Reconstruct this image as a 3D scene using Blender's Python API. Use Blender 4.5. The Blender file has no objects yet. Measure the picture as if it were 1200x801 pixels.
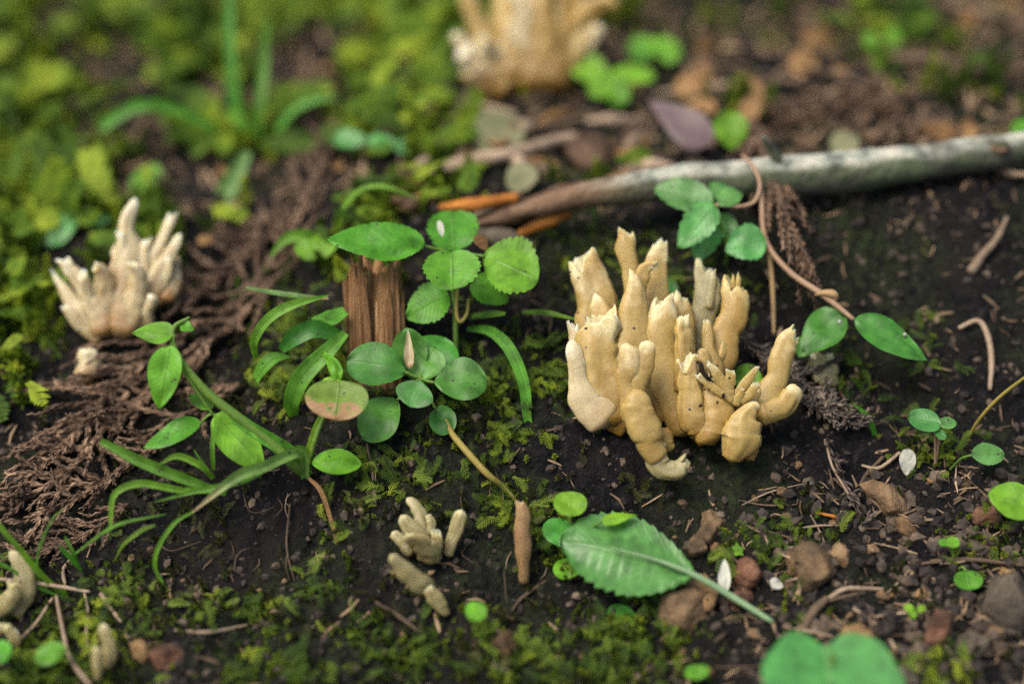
import bpy, math, random
import numpy as np
from mathutils import Matrix

# ------------------------------------------------------------------ camera, world, sun, exposure
# all layout numbers below are centimetres (U turns them into metres)
U = 0.01
PITCH = math.radians(22.0)
CAM = np.array([0.0, 0.0, 22.0])
FWD = np.array([0.0, math.cos(PITCH), -math.sin(PITCH)])
UP = np.array([0.0, math.sin(PITCH), math.cos(PITCH)])
RIGHT = np.array([1.0, 0.0, 0.0])
LENS = 60.0
K = 36.0 / LENS / 1200.0                      # cm per photo pixel per cm of depth

scene = bpy.context.scene
col = scene.collection
cam_d = bpy.data.cameras.new('camera')
cam = bpy.data.objects.new('camera', cam_d)
col.objects.link(cam)
cam.location = CAM * U
cam.rotation_euler = (math.pi / 2 - PITCH, 0, 0)
cam_d.lens = LENS
cam_d.sensor_width = 36.0
cam_d.clip_start = 0.01
cam_d.clip_end = 100.0
cam_d.dof.use_dof = True
cam_d.dof.focus_distance = 0.432
cam_d.dof.aperture_fstop = 3.0
scene.camera = cam

SUN_EL, SUN_AZ = math.radians(58), math.radians(-128)   # high, from the left and a little behind the camera
world = bpy.data.worlds.new('World')
scene.world = world
world.use_nodes = True
wn = world.node_tree
sky = wn.nodes.new('ShaderNodeTexSky')
sky.sky_type = 'NISHITA'
sky.sun_disc = False
sky.sun_elevation = SUN_EL
sky.sun_rotation = SUN_AZ
sky.air_density = 1.0
sky.dust_density = 4.0
sky.ozone_density = 0.6
wn.links.new(sky.outputs[0], wn.nodes['Background'].inputs[0])
wn.nodes['Background'].inputs[1].default_value = 0.10
sun_d = bpy.data.lights.new('sun', 'SUN')
sun = bpy.data.objects.new('sun', sun_d)
col.objects.link(sun)
sun_d.energy = 1.5
sun_d.angle = math.radians(35)
sun_d.color = (1.0, 0.95, 0.86)
sun.rotation_euler = (math.pi / 2 - SUN_EL, 0, -SUN_AZ + math.pi)
scene.view_settings.view_transform = 'Standard'
scene.view_settings.look = 'None'
scene.view_settings.gamma = 1.0
scene.view_settings.exposure = 1.2
scene.cycles.use_denoising = False
scene.cycles.max_bounces = 8
scene.cycles.transparent_max_bounces = 4

rng = np.random.default_rng(7)
random.seed(7)

# ------------------------------------------------------------------ maths helpers
def nrm(v):
    v = np.asarray(v, float)
    return v / (np.linalg.norm(v, axis=-1, keepdims=True) + 1e-12)

def _hash(ix, iy, iz, seed):
    h = (ix.astype(np.int64) * 374761393 + iy.astype(np.int64) * 668265263 + iz.astype(np.int64) * 2147483647 + seed * 974634777) & 0x7fffffff
    h = ((h ^ (h >> 13)) * 1274126177) & 0x7fffffff
    h = ((h ^ (h >> 16)) * 1103515245) & 0x7fffffff
    return ((h ^ (h >> 15)) & 0xffff) / 65535.0

def vnoise(p, seed=0):                        # value noise in -1..1, p (n,3)
    p = np.asarray(p, float)
    i = np.floor(p).astype(np.int64)
    f = p - i
    f = f * f * f * (f * (f * 6 - 15) + 10)
    out = 0
    for dx in (0, 1):
        wx = f[..., 0] if dx else 1 - f[..., 0]
        for dy in (0, 1):
            wy = f[..., 1] if dy else 1 - f[..., 1]
            for dz in (0, 1):
                wz = f[..., 2] if dz else 1 - f[..., 2]
                out = out + wx * wy * wz * _hash(i[..., 0] + dx, i[..., 1] + dy, i[..., 2] + dz, seed)
    return out * 2 - 1

def fbm(p, seed=0, octv=4, gain=0.5):
    p = np.asarray(p, float)
    a, s, t = 1.0, 0, 0
    for k in range(octv):
        s = s + a * vnoise(p * (2.03 ** k) + 17.3 * k, seed + k)
        t += a
        a *= gain
    return s / t

def spline(pts, n):                           # Catmull-Rom through pts (any columns)
    pts = np.asarray(pts, float)
    if len(pts) == 2:
        t = np.linspace(0, 1, n)[:, None]
        return pts[0] * (1 - t) + pts[1] * t
    seg = np.linalg.norm(np.diff(pts[:, :3], axis=0), axis=1) + 1e-6
    s = np.concatenate([[0], np.cumsum(seg)])
    e = np.vstack([2 * pts[0] - pts[1], pts, 2 * pts[-1] - pts[-2]])
    out = []
    for q in np.linspace(0, s[-1], n):
        k = min(max(int(np.searchsorted(s, q, side='right') - 1), 0), len(pts) - 2)
        t = (q - s[k]) / seg[k]
        p0, p1, p2, p3 = e[k], e[k + 1], e[k + 2], e[k + 3]
        out.append(0.5 * (2 * p1 + (p2 - p0) * t + (2 * p0 - 5 * p1 + 4 * p2 - p3) * t * t + (3 * p1 - p0 - 3 * p2 + p3) * t ** 3))
    return np.array(out)

# ------------------------------------------------------------------ the ground as a height field
def _prof(pts):
    pts = np.array(pts, float)
    yy = np.arange(-130, 420, 0.25)
    zz = np.interp(yy, pts[:, 0], pts[:, 1])
    k = np.exp(-0.5 * (np.arange(-8, 9) * 0.25 / 0.7) ** 2)
    k /= k.sum()
    return yy, np.convolve(np.pad(zz, 8, mode='edge'), k, 'valid')
PL = _prof([(-130, -6), (0, -4), (31.5, -1.1), (34.3, -.45), (36.4, .35), (37.9, 1.15), (39.5, 2.25), (41.6, 3.4), (43.6, 4.4), (51, 6.9), (62, 9.6), (95, 17), (180, 24), (420, 30)])
PM = _prof([(-130, -6), (0, -4), (31.7, -1.04), (34.3, -.5), (36.6, .44), (39.0, 2.9), (40.2, 3.9), (42, 4.6), (46.0, 7.2), (52.5, 8.4), (60, 10.1), (95, 18), (180, 25), (420, 31)])
PR = _prof([(-130, -6), (0, -4), (31.3, -.74), (33.9, -.28), (36.7, .82), (38.3, 1.92), (40.3, 3.2), (42.0, 4.7), (45.6, 7.9), (50.5, 8.5), (54, 8.9), (60, 10.1), (95, 18), (180, 25), (420, 31)])

def sstep(a, b, x):
    t = np.clip((x - a) / (b - a), 0, 1)
    return t * t * (3 - 2 * t)

def ground_z(x, y):
    x = np.asarray(x, float); y = np.asarray(y, float)
    zl = np.interp(y, *PL); zm = np.interp(y, *PM); zr = np.interp(y, *PR)
    a = sstep(-9, -3, x); b = sstep(3.0, 7.5, x)
    z = zl * (1 - a) + zm * a * (1 - b) + zr * b
    p = np.stack([x, y, np.zeros_like(x)], -1)
    far = sstep(46, 60, y)
    z = z + 0.55 * (0.6 + far) * fbm(p * 0.22, 3, 2) + 0.85 * far * fbm(p * 0.42, 5, 2) + 0.30 * fbm(p * 0.8, 9, 3) + 0.20 * fbm(p * 2.6, 21, 2) + 0.10 * fbm(p * 6.5, 31, 3)
    return z

def axis_coords(lo, hi, step, omin, omax):
    a = list(np.arange(lo, hi + 1e-6, step))
    s, v = step, hi
    while v < omax:
        s *= 1.22; v += s; a.append(min(v, omax))
    s, v = step, lo
    pre = []
    while v > omin:
        s *= 1.22; v -= s; pre.append(max(v, omin))
    return np.array(pre[::-1] + a)
GX = axis_coords(-19, 19, 0.1, -300, 300)
GY = axis_coords(29, 68, 0.1, -100, 400)
_gx, _gy = np.meshgrid(GX, GY)
GZ = ground_z(_gx, _gy)

def gz(x, y):                                 # bilinear look-up on the sheet itself
    x = np.asarray(x, float); y = np.asarray(y, float)
    i = np.clip(np.searchsorted(GX, x) - 1, 0, len(GX) - 2)
    j = np.clip(np.searchsorted(GY, y) - 1, 0, len(GY) - 2)
    u = (x - GX[i]) / (GX[i + 1] - GX[i]); v = (y - GY[j]) / (GY[j + 1] - GY[j])
    return (GZ[j, i] * (1 - u) + GZ[j, i + 1] * u) * (1 - v) + (GZ[j + 1, i] * (1 - u) + GZ[j + 1, i + 1] * u) * v

def gnormal(x, y, e=0.35):
    dx = (gz(x + e, y) - gz(x - e, y)) / (2 * e)
    dy = (gz(x, y + e) - gz(x, y - e)) / (2 * e)
    return nrm(np.stack([-dx, -dy, np.ones_like(dx)], -1))

def ray(px, py):
    return FWD + RIGHT * (px - 600) * K - UP * (py - 400.5) * K
def P(px, py, d):
    return CAM + ray(px, py) * d
_hits = {}
def gdepth(px, py):                           # depth at which the view through a photo pixel meets the ground
    key = (round(px, 1), round(py, 1))
    if key in _hits:
        return _hits[key]
    r = ray(px, py)
    ds = np.arange(25, 140, 0.1)
    q = CAM + r * ds[:, None]
    below = q[:, 2] < gz(q[:, 0], q[:, 1])
    k = int(np.argmax(below))
    lo, hi = ds[max(k - 1, 0)], ds[k]
    for _ in range(12):
        m = (lo + hi) / 2
        w = CAM + r * m
        if w[2] < gz(w[0], w[1]): hi = m
        else: lo = m
    _hits[key] = hi
    return hi
def G(px, py, lift=0.0):
    return P(px, py, gdepth(px, py) - lift)
def project(p):
    q = p - CAM
    d = q @ FWD
    return 600 + (q @ RIGHT) / d / K, 400.5 - (q @ UP) / d / K, d

# ------------------------------------------------------------------ mesh collection
class MB:
    def __init__(s):
        s.v, s.f4, s.f3, s.a, s.n = [], [], [], [], 0
    def add(s, v, quads=None, tris=None, a=None):
        v = np.asarray(v, float)
        s.v.append(v)
        s.a.append(np.zeros((len(v), 3)) if a is None else np.asarray(a, float))
        if quads is not None and len(quads): s.f4.append(np.asarray(quads, np.int64) + s.n)
        if tris is not None and len(tris): s.f3.append(np.asarray(tris, np.int64) + s.n)
        s.n += len(v)
        return s
    def mesh(s, name, mat, origin=(0, 0, 0), smooth=True):
        v = (np.vstack(s.v) - np.asarray(origin)) * U
        f4 = np.vstack(s.f4) if s.f4 else np.zeros((0, 4), np.int64)
        f3 = np.vstack(s.f3) if s.f3 else np.zeros((0, 3), np.int64)
        me = bpy.data.meshes.new(name)
        me.vertices.add(len(v)); me.vertices.foreach_set('co', v.astype(np.float32).ravel())
        nl = f4.size + f3.size
        me.loops.add(nl)
        me.loops.foreach_set('vertex_index', np.concatenate([f4.ravel(), f3.ravel()]).astype(np.int32))
        me.polygons.add(len(f4) + len(f3))
        ls = np.concatenate([np.arange(len(f4)) * 4, f4.size + np.arange(len(f3)) * 3]).astype(np.int32)
        me.polygons.foreach_set('loop_start', ls)
        me.polygons.foreach_set('use_smooth', np.full(len(ls), smooth))
        at = me.attributes.new('uvw', 'FLOAT_VECTOR', 'POINT')
        at.data.foreach_set('vector', np.vstack(s.a).astype(np.float32).ravel())
        me.update(calc_edges=True)
        me.materials.append(mat)
        return me
    def build(s, name, mat, parent=None, origin=None, smooth=True):
        if origin is None:
            origin = np.array(parent['o']) if parent is not None else np.zeros(3)
        me = s.mesh(name, mat, origin, smooth)
        o = bpy.data.objects.new(name, me)
        col.objects.link(o)
        if parent is not None:
            o.parent = parent
        else:
            o.location = np.asarray(origin) * U
        return o

def tag(o, label, cat, group=None):
    o['label'] = label; o['category'] = cat
    if group: o['group'] = group
    return o
_empties = []
def thing(name, label, cat, base, group=None):
    o = bpy.data.objects.new(name, None)
    o.empty_display_size = 0.005
    col.objects.link(o)
    o.location = np.asarray(base) * U
    o['o'] = [float(c) for c in base]
    _empties.append(o)
    return tag(o, label, cat, group)
def single(mb, name, mat, label, cat, base, group=None, smooth=True):
    return tag(mb.build(name, mat, None, base, smooth), label, cat, group)
def struct(o, kind='structure'):
    o['kind'] = kind
    return o

# ------------------------------------------------------------------ shape makers
def frames(c, hint=None):
    t = nrm(np.gradient(c, axis=0))
    h = np.array([0.3, 0.2, 0.9]) if hint is None else np.asarray(hint, float)
    if abs(t[0] @ nrm(h)) > 0.97: h = np.array([0.9, 0.3, 0.2])
    b = nrm(np.cross(t[0], h)); B = [b]
    for k in range(1, len(c)):
        b = b - t[k] * (b @ t[k]); b = nrm(b); B.append(b)
    B = np.array(B)
    return t, B, nrm(np.cross(B, t))

def tube(mb, pts, rad, seg=7, n=None, flat=1.0, hint=None, rough=0.0, rs=2.0, tip=True, seed=0, w=None):
    pts = np.asarray(pts, float)
    rad = np.broadcast_to(np.asarray(rad, float), (len(pts),))
    n = n or max(4, 4 * (len(pts) - 1))
    c = spline(np.column_stack([pts, rad]), n)
    r = np.maximum(c[:, 3], 1e-4); c = c[:, :3]
    t, B, N = frames(c, hint)
    th = np.arange(seg) / seg * 2 * np.pi
    ring = B[:, None] * np.cos(th)[None, :, None] + N[:, None] * (np.sin(th) * flat)[None, :, None]
    v = c[:, None] + ring * r[:, None, None]
    if rough:
        v = v + ring * (r[:, None] * rough * fbm(v * rs / r.max() * 0.5, seed + 3, 3))[..., None]
    u = np.linspace(0, 1, n)
    a = np.stack([np.repeat(u[:, None], seg, 1), np.repeat((np.arange(seg) / seg)[None], n, 0), np.full((n, seg), random.random() if w is None else w)], -1)
    v = v.reshape(-1, 3); a = a.reshape(-1, 3)
    i = np.arange(n - 1)[:, None] * seg; j = np.arange(seg)[None]; j2 = (j + 1) % seg
    q = np.stack([i + j, i + j2, i + seg + j2, i + seg + j], -1).reshape(-1, 4)
    e0 = len(v); v = np.vstack([v, c[0] - t[0] * r[0] * 0.4, c[-1] + t[-1] * r[-1] * 0.5]); a = np.vstack([a, a[0], a[-1]])
    jj = np.arange(seg); jn = (jj + 1) % seg
    tr = np.vstack([np.stack([np.full(seg, e0), jn, jj], -1), np.stack([np.full(seg, e0 + 1), (n - 1) * seg + jj, (n - 1) * seg + jn], -1)])
    return mb.add(v, q, tr, a)

def grid_faces(nu, nv):
    i = np.arange(nu - 1)[:, None] * nv; j = np.arange(nv - 1)[None]
    return np.stack([i + j, i + j + 1, i + nv + j + 1, i + nv + j], -1).reshape(-1, 4)

def outline(shape, u):
    if shape == 'round': return np.sqrt(np.clip(1 - (2 * u - 1) ** 2, 0, 1)) ** 0.9
    if shape == 'ovate': return np.clip(np.sin(np.pi * u ** 0.78), 0, 1) ** 0.7
    if shape == 'obovate': return np.clip(np.sin(np.pi * u ** 1.22), 0, 1) ** 0.58
    if shape == 'lance': return np.clip(np.sin(np.pi * u ** 0.6), 0, 1) ** 0.95
    if shape == 'heart': return np.clip(np.sin(np.pi * np.clip(u, 0, 1) ** 0.5), 0, 1) ** 0.7
    return np.clip(np.sin(np.pi * u), 0, 1) ** 0.6

def leaf(mb, b, t, w, d, kr=0.0, ku=0.9, shape='ovate', serr=0, amp=0.0, fold=0.18, curl=0.15, cup=0.0, nu=26, nv=9, wave=0.05, notch=0.0, bend=0.0, seed=None):
    """outline of w photo pixels across, from pixel b to pixel t, on a plane through depth d tilted by (kr, ku)"""
    px = K * d
    if serr: nu = max(nu, int(serr * 6) + 1)
    seed = random.randrange(10 ** 6) if seed is None else seed
    ax = np.array([(t[0] - b[0]) * px, -(t[1] - b[1]) * px]); L = np.hypot(*ax); ax = ax / L
    pr = np.array([-ax[1], ax[0]])
    u = np.linspace(0.0, 1.0, nu)
    hw = outline(shape, u) * w * 0.5 * px
    if serr:
        saw = (u * serr) % 1.0
        tooth = 0.45 + 1.1 * _hash(np.floor(u * serr).astype(np.int64), np.full(nu, seed), np.zeros(nu), 5)
        hw = hw * (1 - amp * tooth * (1 - saw))
    s = np.linspace(-1, 1, nv)
    uu = np.repeat(u[:, None], nv, 1); ss = np.repeat(s[None], nu, 0)
    H = hw[:, None] * ss
    along = uu * L
    if notch: along = along - notch * L * np.exp(-((uu - 0.0) / 0.2) ** 2) * 1.0 * (np.abs(ss) ** 1.5) * 1.0
    side = bend * L * np.sin(np.pi * u)[:, None]
    X = along * ax[0] + (H + side) * pr[0]; Y = along * ax[1] + (H + side) * pr[1]
    n = nrm(-FWD + kr * RIGHT + ku * UP)
    q = vnoise(np.stack([uu * 3, ss * 1.5, np.full_like(uu, seed % 91)], -1), seed % 97)
    off = fold * np.abs(H) - curl * L * uu ** 2 - cup * H ** 2 / (w * px * 0.5 + 1e-6) + wave * L * q
    base = P(b[0], b[1], d)
    v = base + X[..., None] * RIGHT + Y[..., None] * UP + (kr * X + ku * Y)[..., None] * FWD + off[..., None] * n
    a = np.stack([uu, ss, np.full_like(uu, random.random())], -1)
    mb.add(v.reshape(-1, 3), grid_faces(nu, nv), None, a.reshape(-1, 3))
    return base

def blade(mb, pts, widths, hint=None, fold=0.35, n=26, twist=0.0):
    """folded strap of grass through world points; widths in cm"""
    pts = np.asarray(pts, float)
    wd = np.interp(np.linspace(0, 1, len(pts)), np.linspace(0, 1, len(widths)), widths)
    c = spline(np.column_stack([pts, wd]), n)
    w = np.maximum(c[:, 3], 0.004) * 0.5; c = c[:, :3]
    t = nrm(np.gradient(c, axis=0))
    h = np.array([0, -0.55, 0.83]) if hint is None else np.asarray(hint, float)
    B = nrm(np.cross(t, h)); N = nrm(np.cross(B, t))
    if twist:
        an = np.linspace(0, twist, n)[:, None]
        B, N = B * np.cos(an) + N * np.sin(an), N * np.cos(an) - B * np.sin(an)
    s = np.array([-1, -0.5, 0, 0.5, 1.0])
    v = c[:, None] + B[:, None] * (s * 1.0)[None, :, None] * w[:, None, None] + N[:, None] * (np.abs(s) * fold)[None, :, None] * w[:, None, None]
    u = np.linspace(0, 1, n)
    a = np.stack([np.repeat(u[:, None], 5, 1), np.repeat(s[None], n, 0), np.full((n, 5), random.random())], -1)
    return mb.add(v.reshape(-1, 3), grid_faces(n, 5), None, a.reshape(-1, 3))

def pxpath(l):                                # [(px, py, depth)] -> world
    return np.array([P(*q) for q in l])

_ico = {}
def ico(sub):
    if sub not in _ico:
        import bmesh
        bm = bmesh.new(); bmesh.ops.create_icosphere(bm, subdivisions=sub, radius=1.0)
        _ico[sub] = (np.array([v.co[:] for v in bm.verts]), np.array([[v.index for v in f.verts] for f in bm.faces]))
        bm.free()
    return _ico[sub]
def rock(mb, c, size, seed, sub=3, planes=13, rough=0.06, rot=None, squash=(1, 1, 1)):
    v, f = ico(sub)
    r = np.random.default_rng(seed)
    n = nrm(r.normal(size=(planes, 3))); dd = r.uniform(0.62, 1.0, planes)
    dots = v @ n.T
    R = np.min(np.where(dots > 0.05, dd / np.maximum(dots, 0.05), 9), axis=1)
    R = np.minimum(R, 1.25)
    q = v * R[:, None]
    q = q * (1 + rough * fbm(q * 2.2 + seed, seed % 50, 3) + 0.35 * rough * fbm(q * 7 + seed, seed % 43, 2))[:, None]
    q = q * np.asarray(squash)
    if rot is None: rot = r.uniform(0, 6.28)
    ca, sa = math.cos(rot), math.sin(rot)
    q = q @ np.array([[ca, sa, 0], [-sa, ca, 0], [0, 0, 1]])
    mb.add(np.asarray(c) + q * size, None, f, np.column_stack([q[:, 2], q[:, 0], np.full(len(q), r.random())]))
    return mb

# ------------------------------------------------------------------ materials
def mat(name):
    m = bpy.data.materials.new(name); m.use_nodes = True
    nt = m.node_tree
    return m, nt, nt.nodes['Principled BSDF'], nt.nodes['Material Output']
def node(nt, t, **kw):
    n = nt.nodes.new(t)
    for k, v in kw.items():
        if isinstance(k, str) and k.startswith('i_'): n.inputs[k[2:]].default_value = v
        else: setattr(n, k, v)
    return n
def pos(nt): return node(nt, 'ShaderNodeNewGeometry').outputs['Position']
def noise(nt, scale, detail=4, rough=0.55, vec=None, dist=0.0):
    n = node(nt, 'ShaderNodeTexNoise')
    n.inputs['Scale'].default_value = scale; n.inputs['Detail'].default_value = detail
    n.inputs['Roughness'].default_value = rough; n.inputs['Distortion'].default_value = dist
    nt.links.new(vec if vec is not None else pos(nt), n.inputs['Vector'])
    return n.outputs['Fac']
def ramp(nt, fac, stops, interp='LINEAR'):
    r = node(nt, 'ShaderNodeValToRGB'); cr = r.color_ramp; cr.interpolation = interp
    while len(cr.elements) < len(stops): cr.elements.new(0.5)
    for e, (p, c) in zip(cr.elements, stops):
        e.position = p; e.color = (*c, 1) if len(c) == 3 else c
    nt.links.new(fac, r.inputs[0])
    return r.outputs['Color']
def mix(nt, fac, a, b, mode='MIX'):
    m = node(nt, 'ShaderNodeMix', data_type='RGBA', blend_type=mode)
    for k, v in ((0, fac), (6, a), (7, b)):
        if hasattr(v, 'is_linked') or isinstance(v, bpy.types.NodeSocket): nt.links.new(v, m.inputs[k])
        elif k == 0: m.inputs[0].default_value = v
        else: m.inputs[k].default_value = (*v, 1)
    return m.outputs[2]
def math_(nt, op, a, b=None, clamp=False):
    m = node(nt, 'ShaderNodeMath', operation=op, use_clamp=clamp)
    for k, v in ((0, a), (1, b)):
        if v is None: continue
        if isinstance(v, bpy.types.NodeSocket): nt.links.new(v, m.inputs[k])
        else: m.inputs[k].default_value = v
    return m.outputs[0]
def uvw(nt):
    a = node(nt, 'ShaderNodeAttribute', attribute_name='uvw')
    s = node(nt, 'ShaderNodeSeparateXYZ'); nt.links.new(a.outputs['Vector'], s.inputs[0])
    return s.outputs[0], s.outputs[1], s.outputs[2]
def bump(nt, b, h, dist, strength=1.0):
    n = node(nt, 'ShaderNodeBump'); n.inputs['Strength'].default_value = strength; n.inputs['Distance'].default_value = dist
    nt.links.new(h, n.inputs['Height']); nt.links.new(n.outputs[0], b.inputs['Normal'])
    return n

def m_soil():
    m, nt, b, o = mat('soil')
    n1 = noise(nt, 60, 6, 0.6); n2 = noise(nt, 420, 5, 0.65); n3 = noise(nt, 28, 4, 0.6); n4 = noise(nt, 1500, 3)
    c = ramp(nt, n2, [(0.3, (0.004, 0.0039, 0.0046)), (0.55, (0.0105, 0.0098, 0.0104)), (0.8, (0.040, 0.034, 0.031))])
    c = mix(nt, ramp(nt, n1, [(0.45, (0, 0, 0)), (0.62, (0.75, 0.75, 0.75))]), c, (0.017, 0.0145, 0.013))
    alg = math_(nt, 'MULTIPLY', ramp(nt, n3, [(0.46, (0, 0, 0)), (0.62, (1, 1, 1))]), ramp(nt, n2, [(0.35, (0, 0, 0)), (0.7, (1, 1, 1))]))
    c = mix(nt, alg, c, (0.026, 0.036, 0.013))
    nt.links.new(c, b.inputs['Base Color'])
    b.inputs['Roughness'].default_value = 0.85
    b.inputs['Specular IOR Level'].default_value = 0.06
    h = math_(nt, 'ADD', math_(nt, 'MULTIPLY', n2, 0.6), math_(nt, 'MULTIPLY', n4, 0.35))
    bump(nt, b, h, 0.0035)
    return m
def m_leaf(name, base, tipc=None, vein=(0.30, 0.42, 0.16), dark=0.6, rough=0.42, trans=0.35, damage=None, nveins=11.0, coat=0.0, spec=0.28, veins=1.0):
    m, nt, b, o = mat(name)
    u, s, r = uvw(nt)
    as_ = math_(nt, 'ABSOLUTE', s)
    n1 = noise(nt, 260, 4); n2 = noise(nt, 1300, 3)
    c = mix(nt, ramp(nt, n1, [(0.3, (0, 0, 0)), (0.7, (1, 1, 1))]), tuple(x * dark for x in base), tuple(min(1, x * 1.25) for x in base))
    oi = node(nt, 'ShaderNodeObjectInfo')
    hs = node(nt, 'ShaderNodeHueSaturation'); nt.links.new(c, hs.inputs['Color'])
    mr = node(nt, 'ShaderNodeMapRange'); nt.links.new(oi.outputs['Random'], mr.inputs[0]); mr.inputs[3].default_value = 0.485; mr.inputs[4].default_value = 0.515
    nt.links.new(mr.outputs[0], hs.inputs['Hue'])
    mr2 = node(nt, 'ShaderNodeMapRange'); nt.links.new(r, mr2.inputs[0]); mr2.inputs[3].default_value = 0.8; mr2.inputs[4].default_value = 1.2
    nt.links.new(mr2.outputs[0], hs.inputs['Value'])
    c = hs.outputs[0]
    # midrib and side veins
    mid = ramp(nt, as_, [(0.0, (1, 1, 1)), (0.07, (0, 0, 0))])
    ph = math_(nt, 'SUBTRACT', math_(nt, 'MULTIPLY', u, nveins), math_(nt, 'MULTIPLY', as_, 2.6))
    sv = math_(nt, 'ABSOLUTE', math_(nt, 'SUBTRACT', math_(nt, 'FRACT', ph), 0.5))
    svl = ramp(nt, sv, [(0.0, (1, 1, 1)), (0.14, (0, 0, 0))])
    vv = math_(nt, 'MULTIPLY', math_(nt, 'MAXIMUM', mid, math_(nt, 'MULTIPLY', svl, 0.25)), veins)
    c = mix(nt, math_(nt, 'MULTIPLY', vv, 0.16), c, vein)
    # tiny specks of soil
    vo = node(nt, 'ShaderNodeTexVoronoi'); vo.inputs['Scale'].default_value = 420; nt.links.new(pos(nt), vo.inputs['Vector'])
    spk = math_(nt, 'MULTIPLY', math_(nt, 'LESS_THAN', vo.outputs['Distance'], 0.16), math_(nt, 'GREATER_THAN', noise(nt, 150, 2), 0.56))
    c = mix(nt, spk, c, (0.05, 0.06, 0.03))
    if tipc is not None:
        c = mix(nt, ramp(nt, u, [(0.72, (0, 0, 0)), (0.97, (1, 1, 1))]), c, tipc)
    if damage is not None:
        dm = math_(nt, 'ADD', math_(nt, 'MULTIPLY', noise(nt, 320, 3), 0.55), math_(nt, 'MULTIPLY', u, 0.5))
        c = mix(nt, ramp(nt, dm, [(0.60, (0, 0, 0)), (0.66, (1, 1, 1))]), c, damage)
    nt.links.new(c, b.inputs['Base Color'])
    b.inputs['Roughness'].default_value = rough
    b.inputs['Coat Weight'].default_value = coat
    b.inputs['Specular IOR Level'].default_value = spec
    h = math_(nt, 'SUBTRACT', math_(nt, 'MULTIPLY', n2, 0.25), math_(nt, 'MULTIPLY', vv, 0.8))
    bump(nt, b, h, 0.00028, 0.8)
    tr = node(nt, 'ShaderNodeBsdfTranslucent')
    tc = mix(nt, 1.0, c, (1.25, 1.35, 0.55), 'MULTIPLY'); nt.links.new(tc, tr.inputs[0])
    ms = node(nt, 'ShaderNodeMixShader'); ms.inputs[0].default_value = trans
    nt.links.new(b.outputs[0], ms.inputs[1]); nt.links.new(tr.outputs[0], ms.inputs[2]); nt.links.new(ms.outputs[0], o.inputs['Surface'])
    return m
def m_fungus(name, base, midc, tip, sss=0.7):
    m, nt, b, o = mat(name)
    u, s, r = uvw(nt)
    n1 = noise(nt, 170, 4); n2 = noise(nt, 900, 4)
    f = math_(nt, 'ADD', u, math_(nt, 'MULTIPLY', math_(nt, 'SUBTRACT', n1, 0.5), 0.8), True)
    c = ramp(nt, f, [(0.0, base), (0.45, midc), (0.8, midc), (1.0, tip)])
    c = mix(nt, math_(nt, 'MULTIPLY', ramp(nt, n2, [(0.45, (0, 0, 0)), (0.75, (1, 1, 1))]), 0.3), c, tuple(x * 0.62 for x in midc))
    br = ramp(nt, noise(nt, 75, 5, 0.65), [(0.52, (0, 0, 0)), (0.68, (1, 1, 1))])
    c = mix(nt, math_(nt, 'MULTIPLY', br, 0.45), c, tuple(x * k_ for x, k_ in zip(base, (0.8, 0.72, 0.6))))
    vo = node(nt, 'ShaderNodeTexVoronoi'); vo.inputs['Scale'].default_value = 330; nt.links.new(pos(nt), vo.inputs['Vector'])
    spk = math_(nt, 'MULTIPLY', math_(nt, 'LESS_THAN', vo.outputs['Distance'], 0.13), math_(nt, 'GREATER_THAN', noise(nt, 130, 2), 0.6))
    c = mix(nt, spk, c, (0.04, 0.025, 0.012))
    nt.links.new(c, b.inputs['Base Color'])
    b.inputs['Roughness'].default_value = 0.5
    b.inputs['Subsurface Weight'].default_value = sss
    b.inputs['Subsurface Radius'].default_value = (0.9, 0.62, 0.26)
    b.inputs['Subsurface Scale'].default_value = 0.0035
    h = math_(nt, 'ADD', math_(nt, 'MULTIPLY', n1, 1.2), math_(nt, 'MULTIPLY', n2, 0.35))
    bump(nt, b, h, 0.00035, 0.7)
    return m
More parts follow.
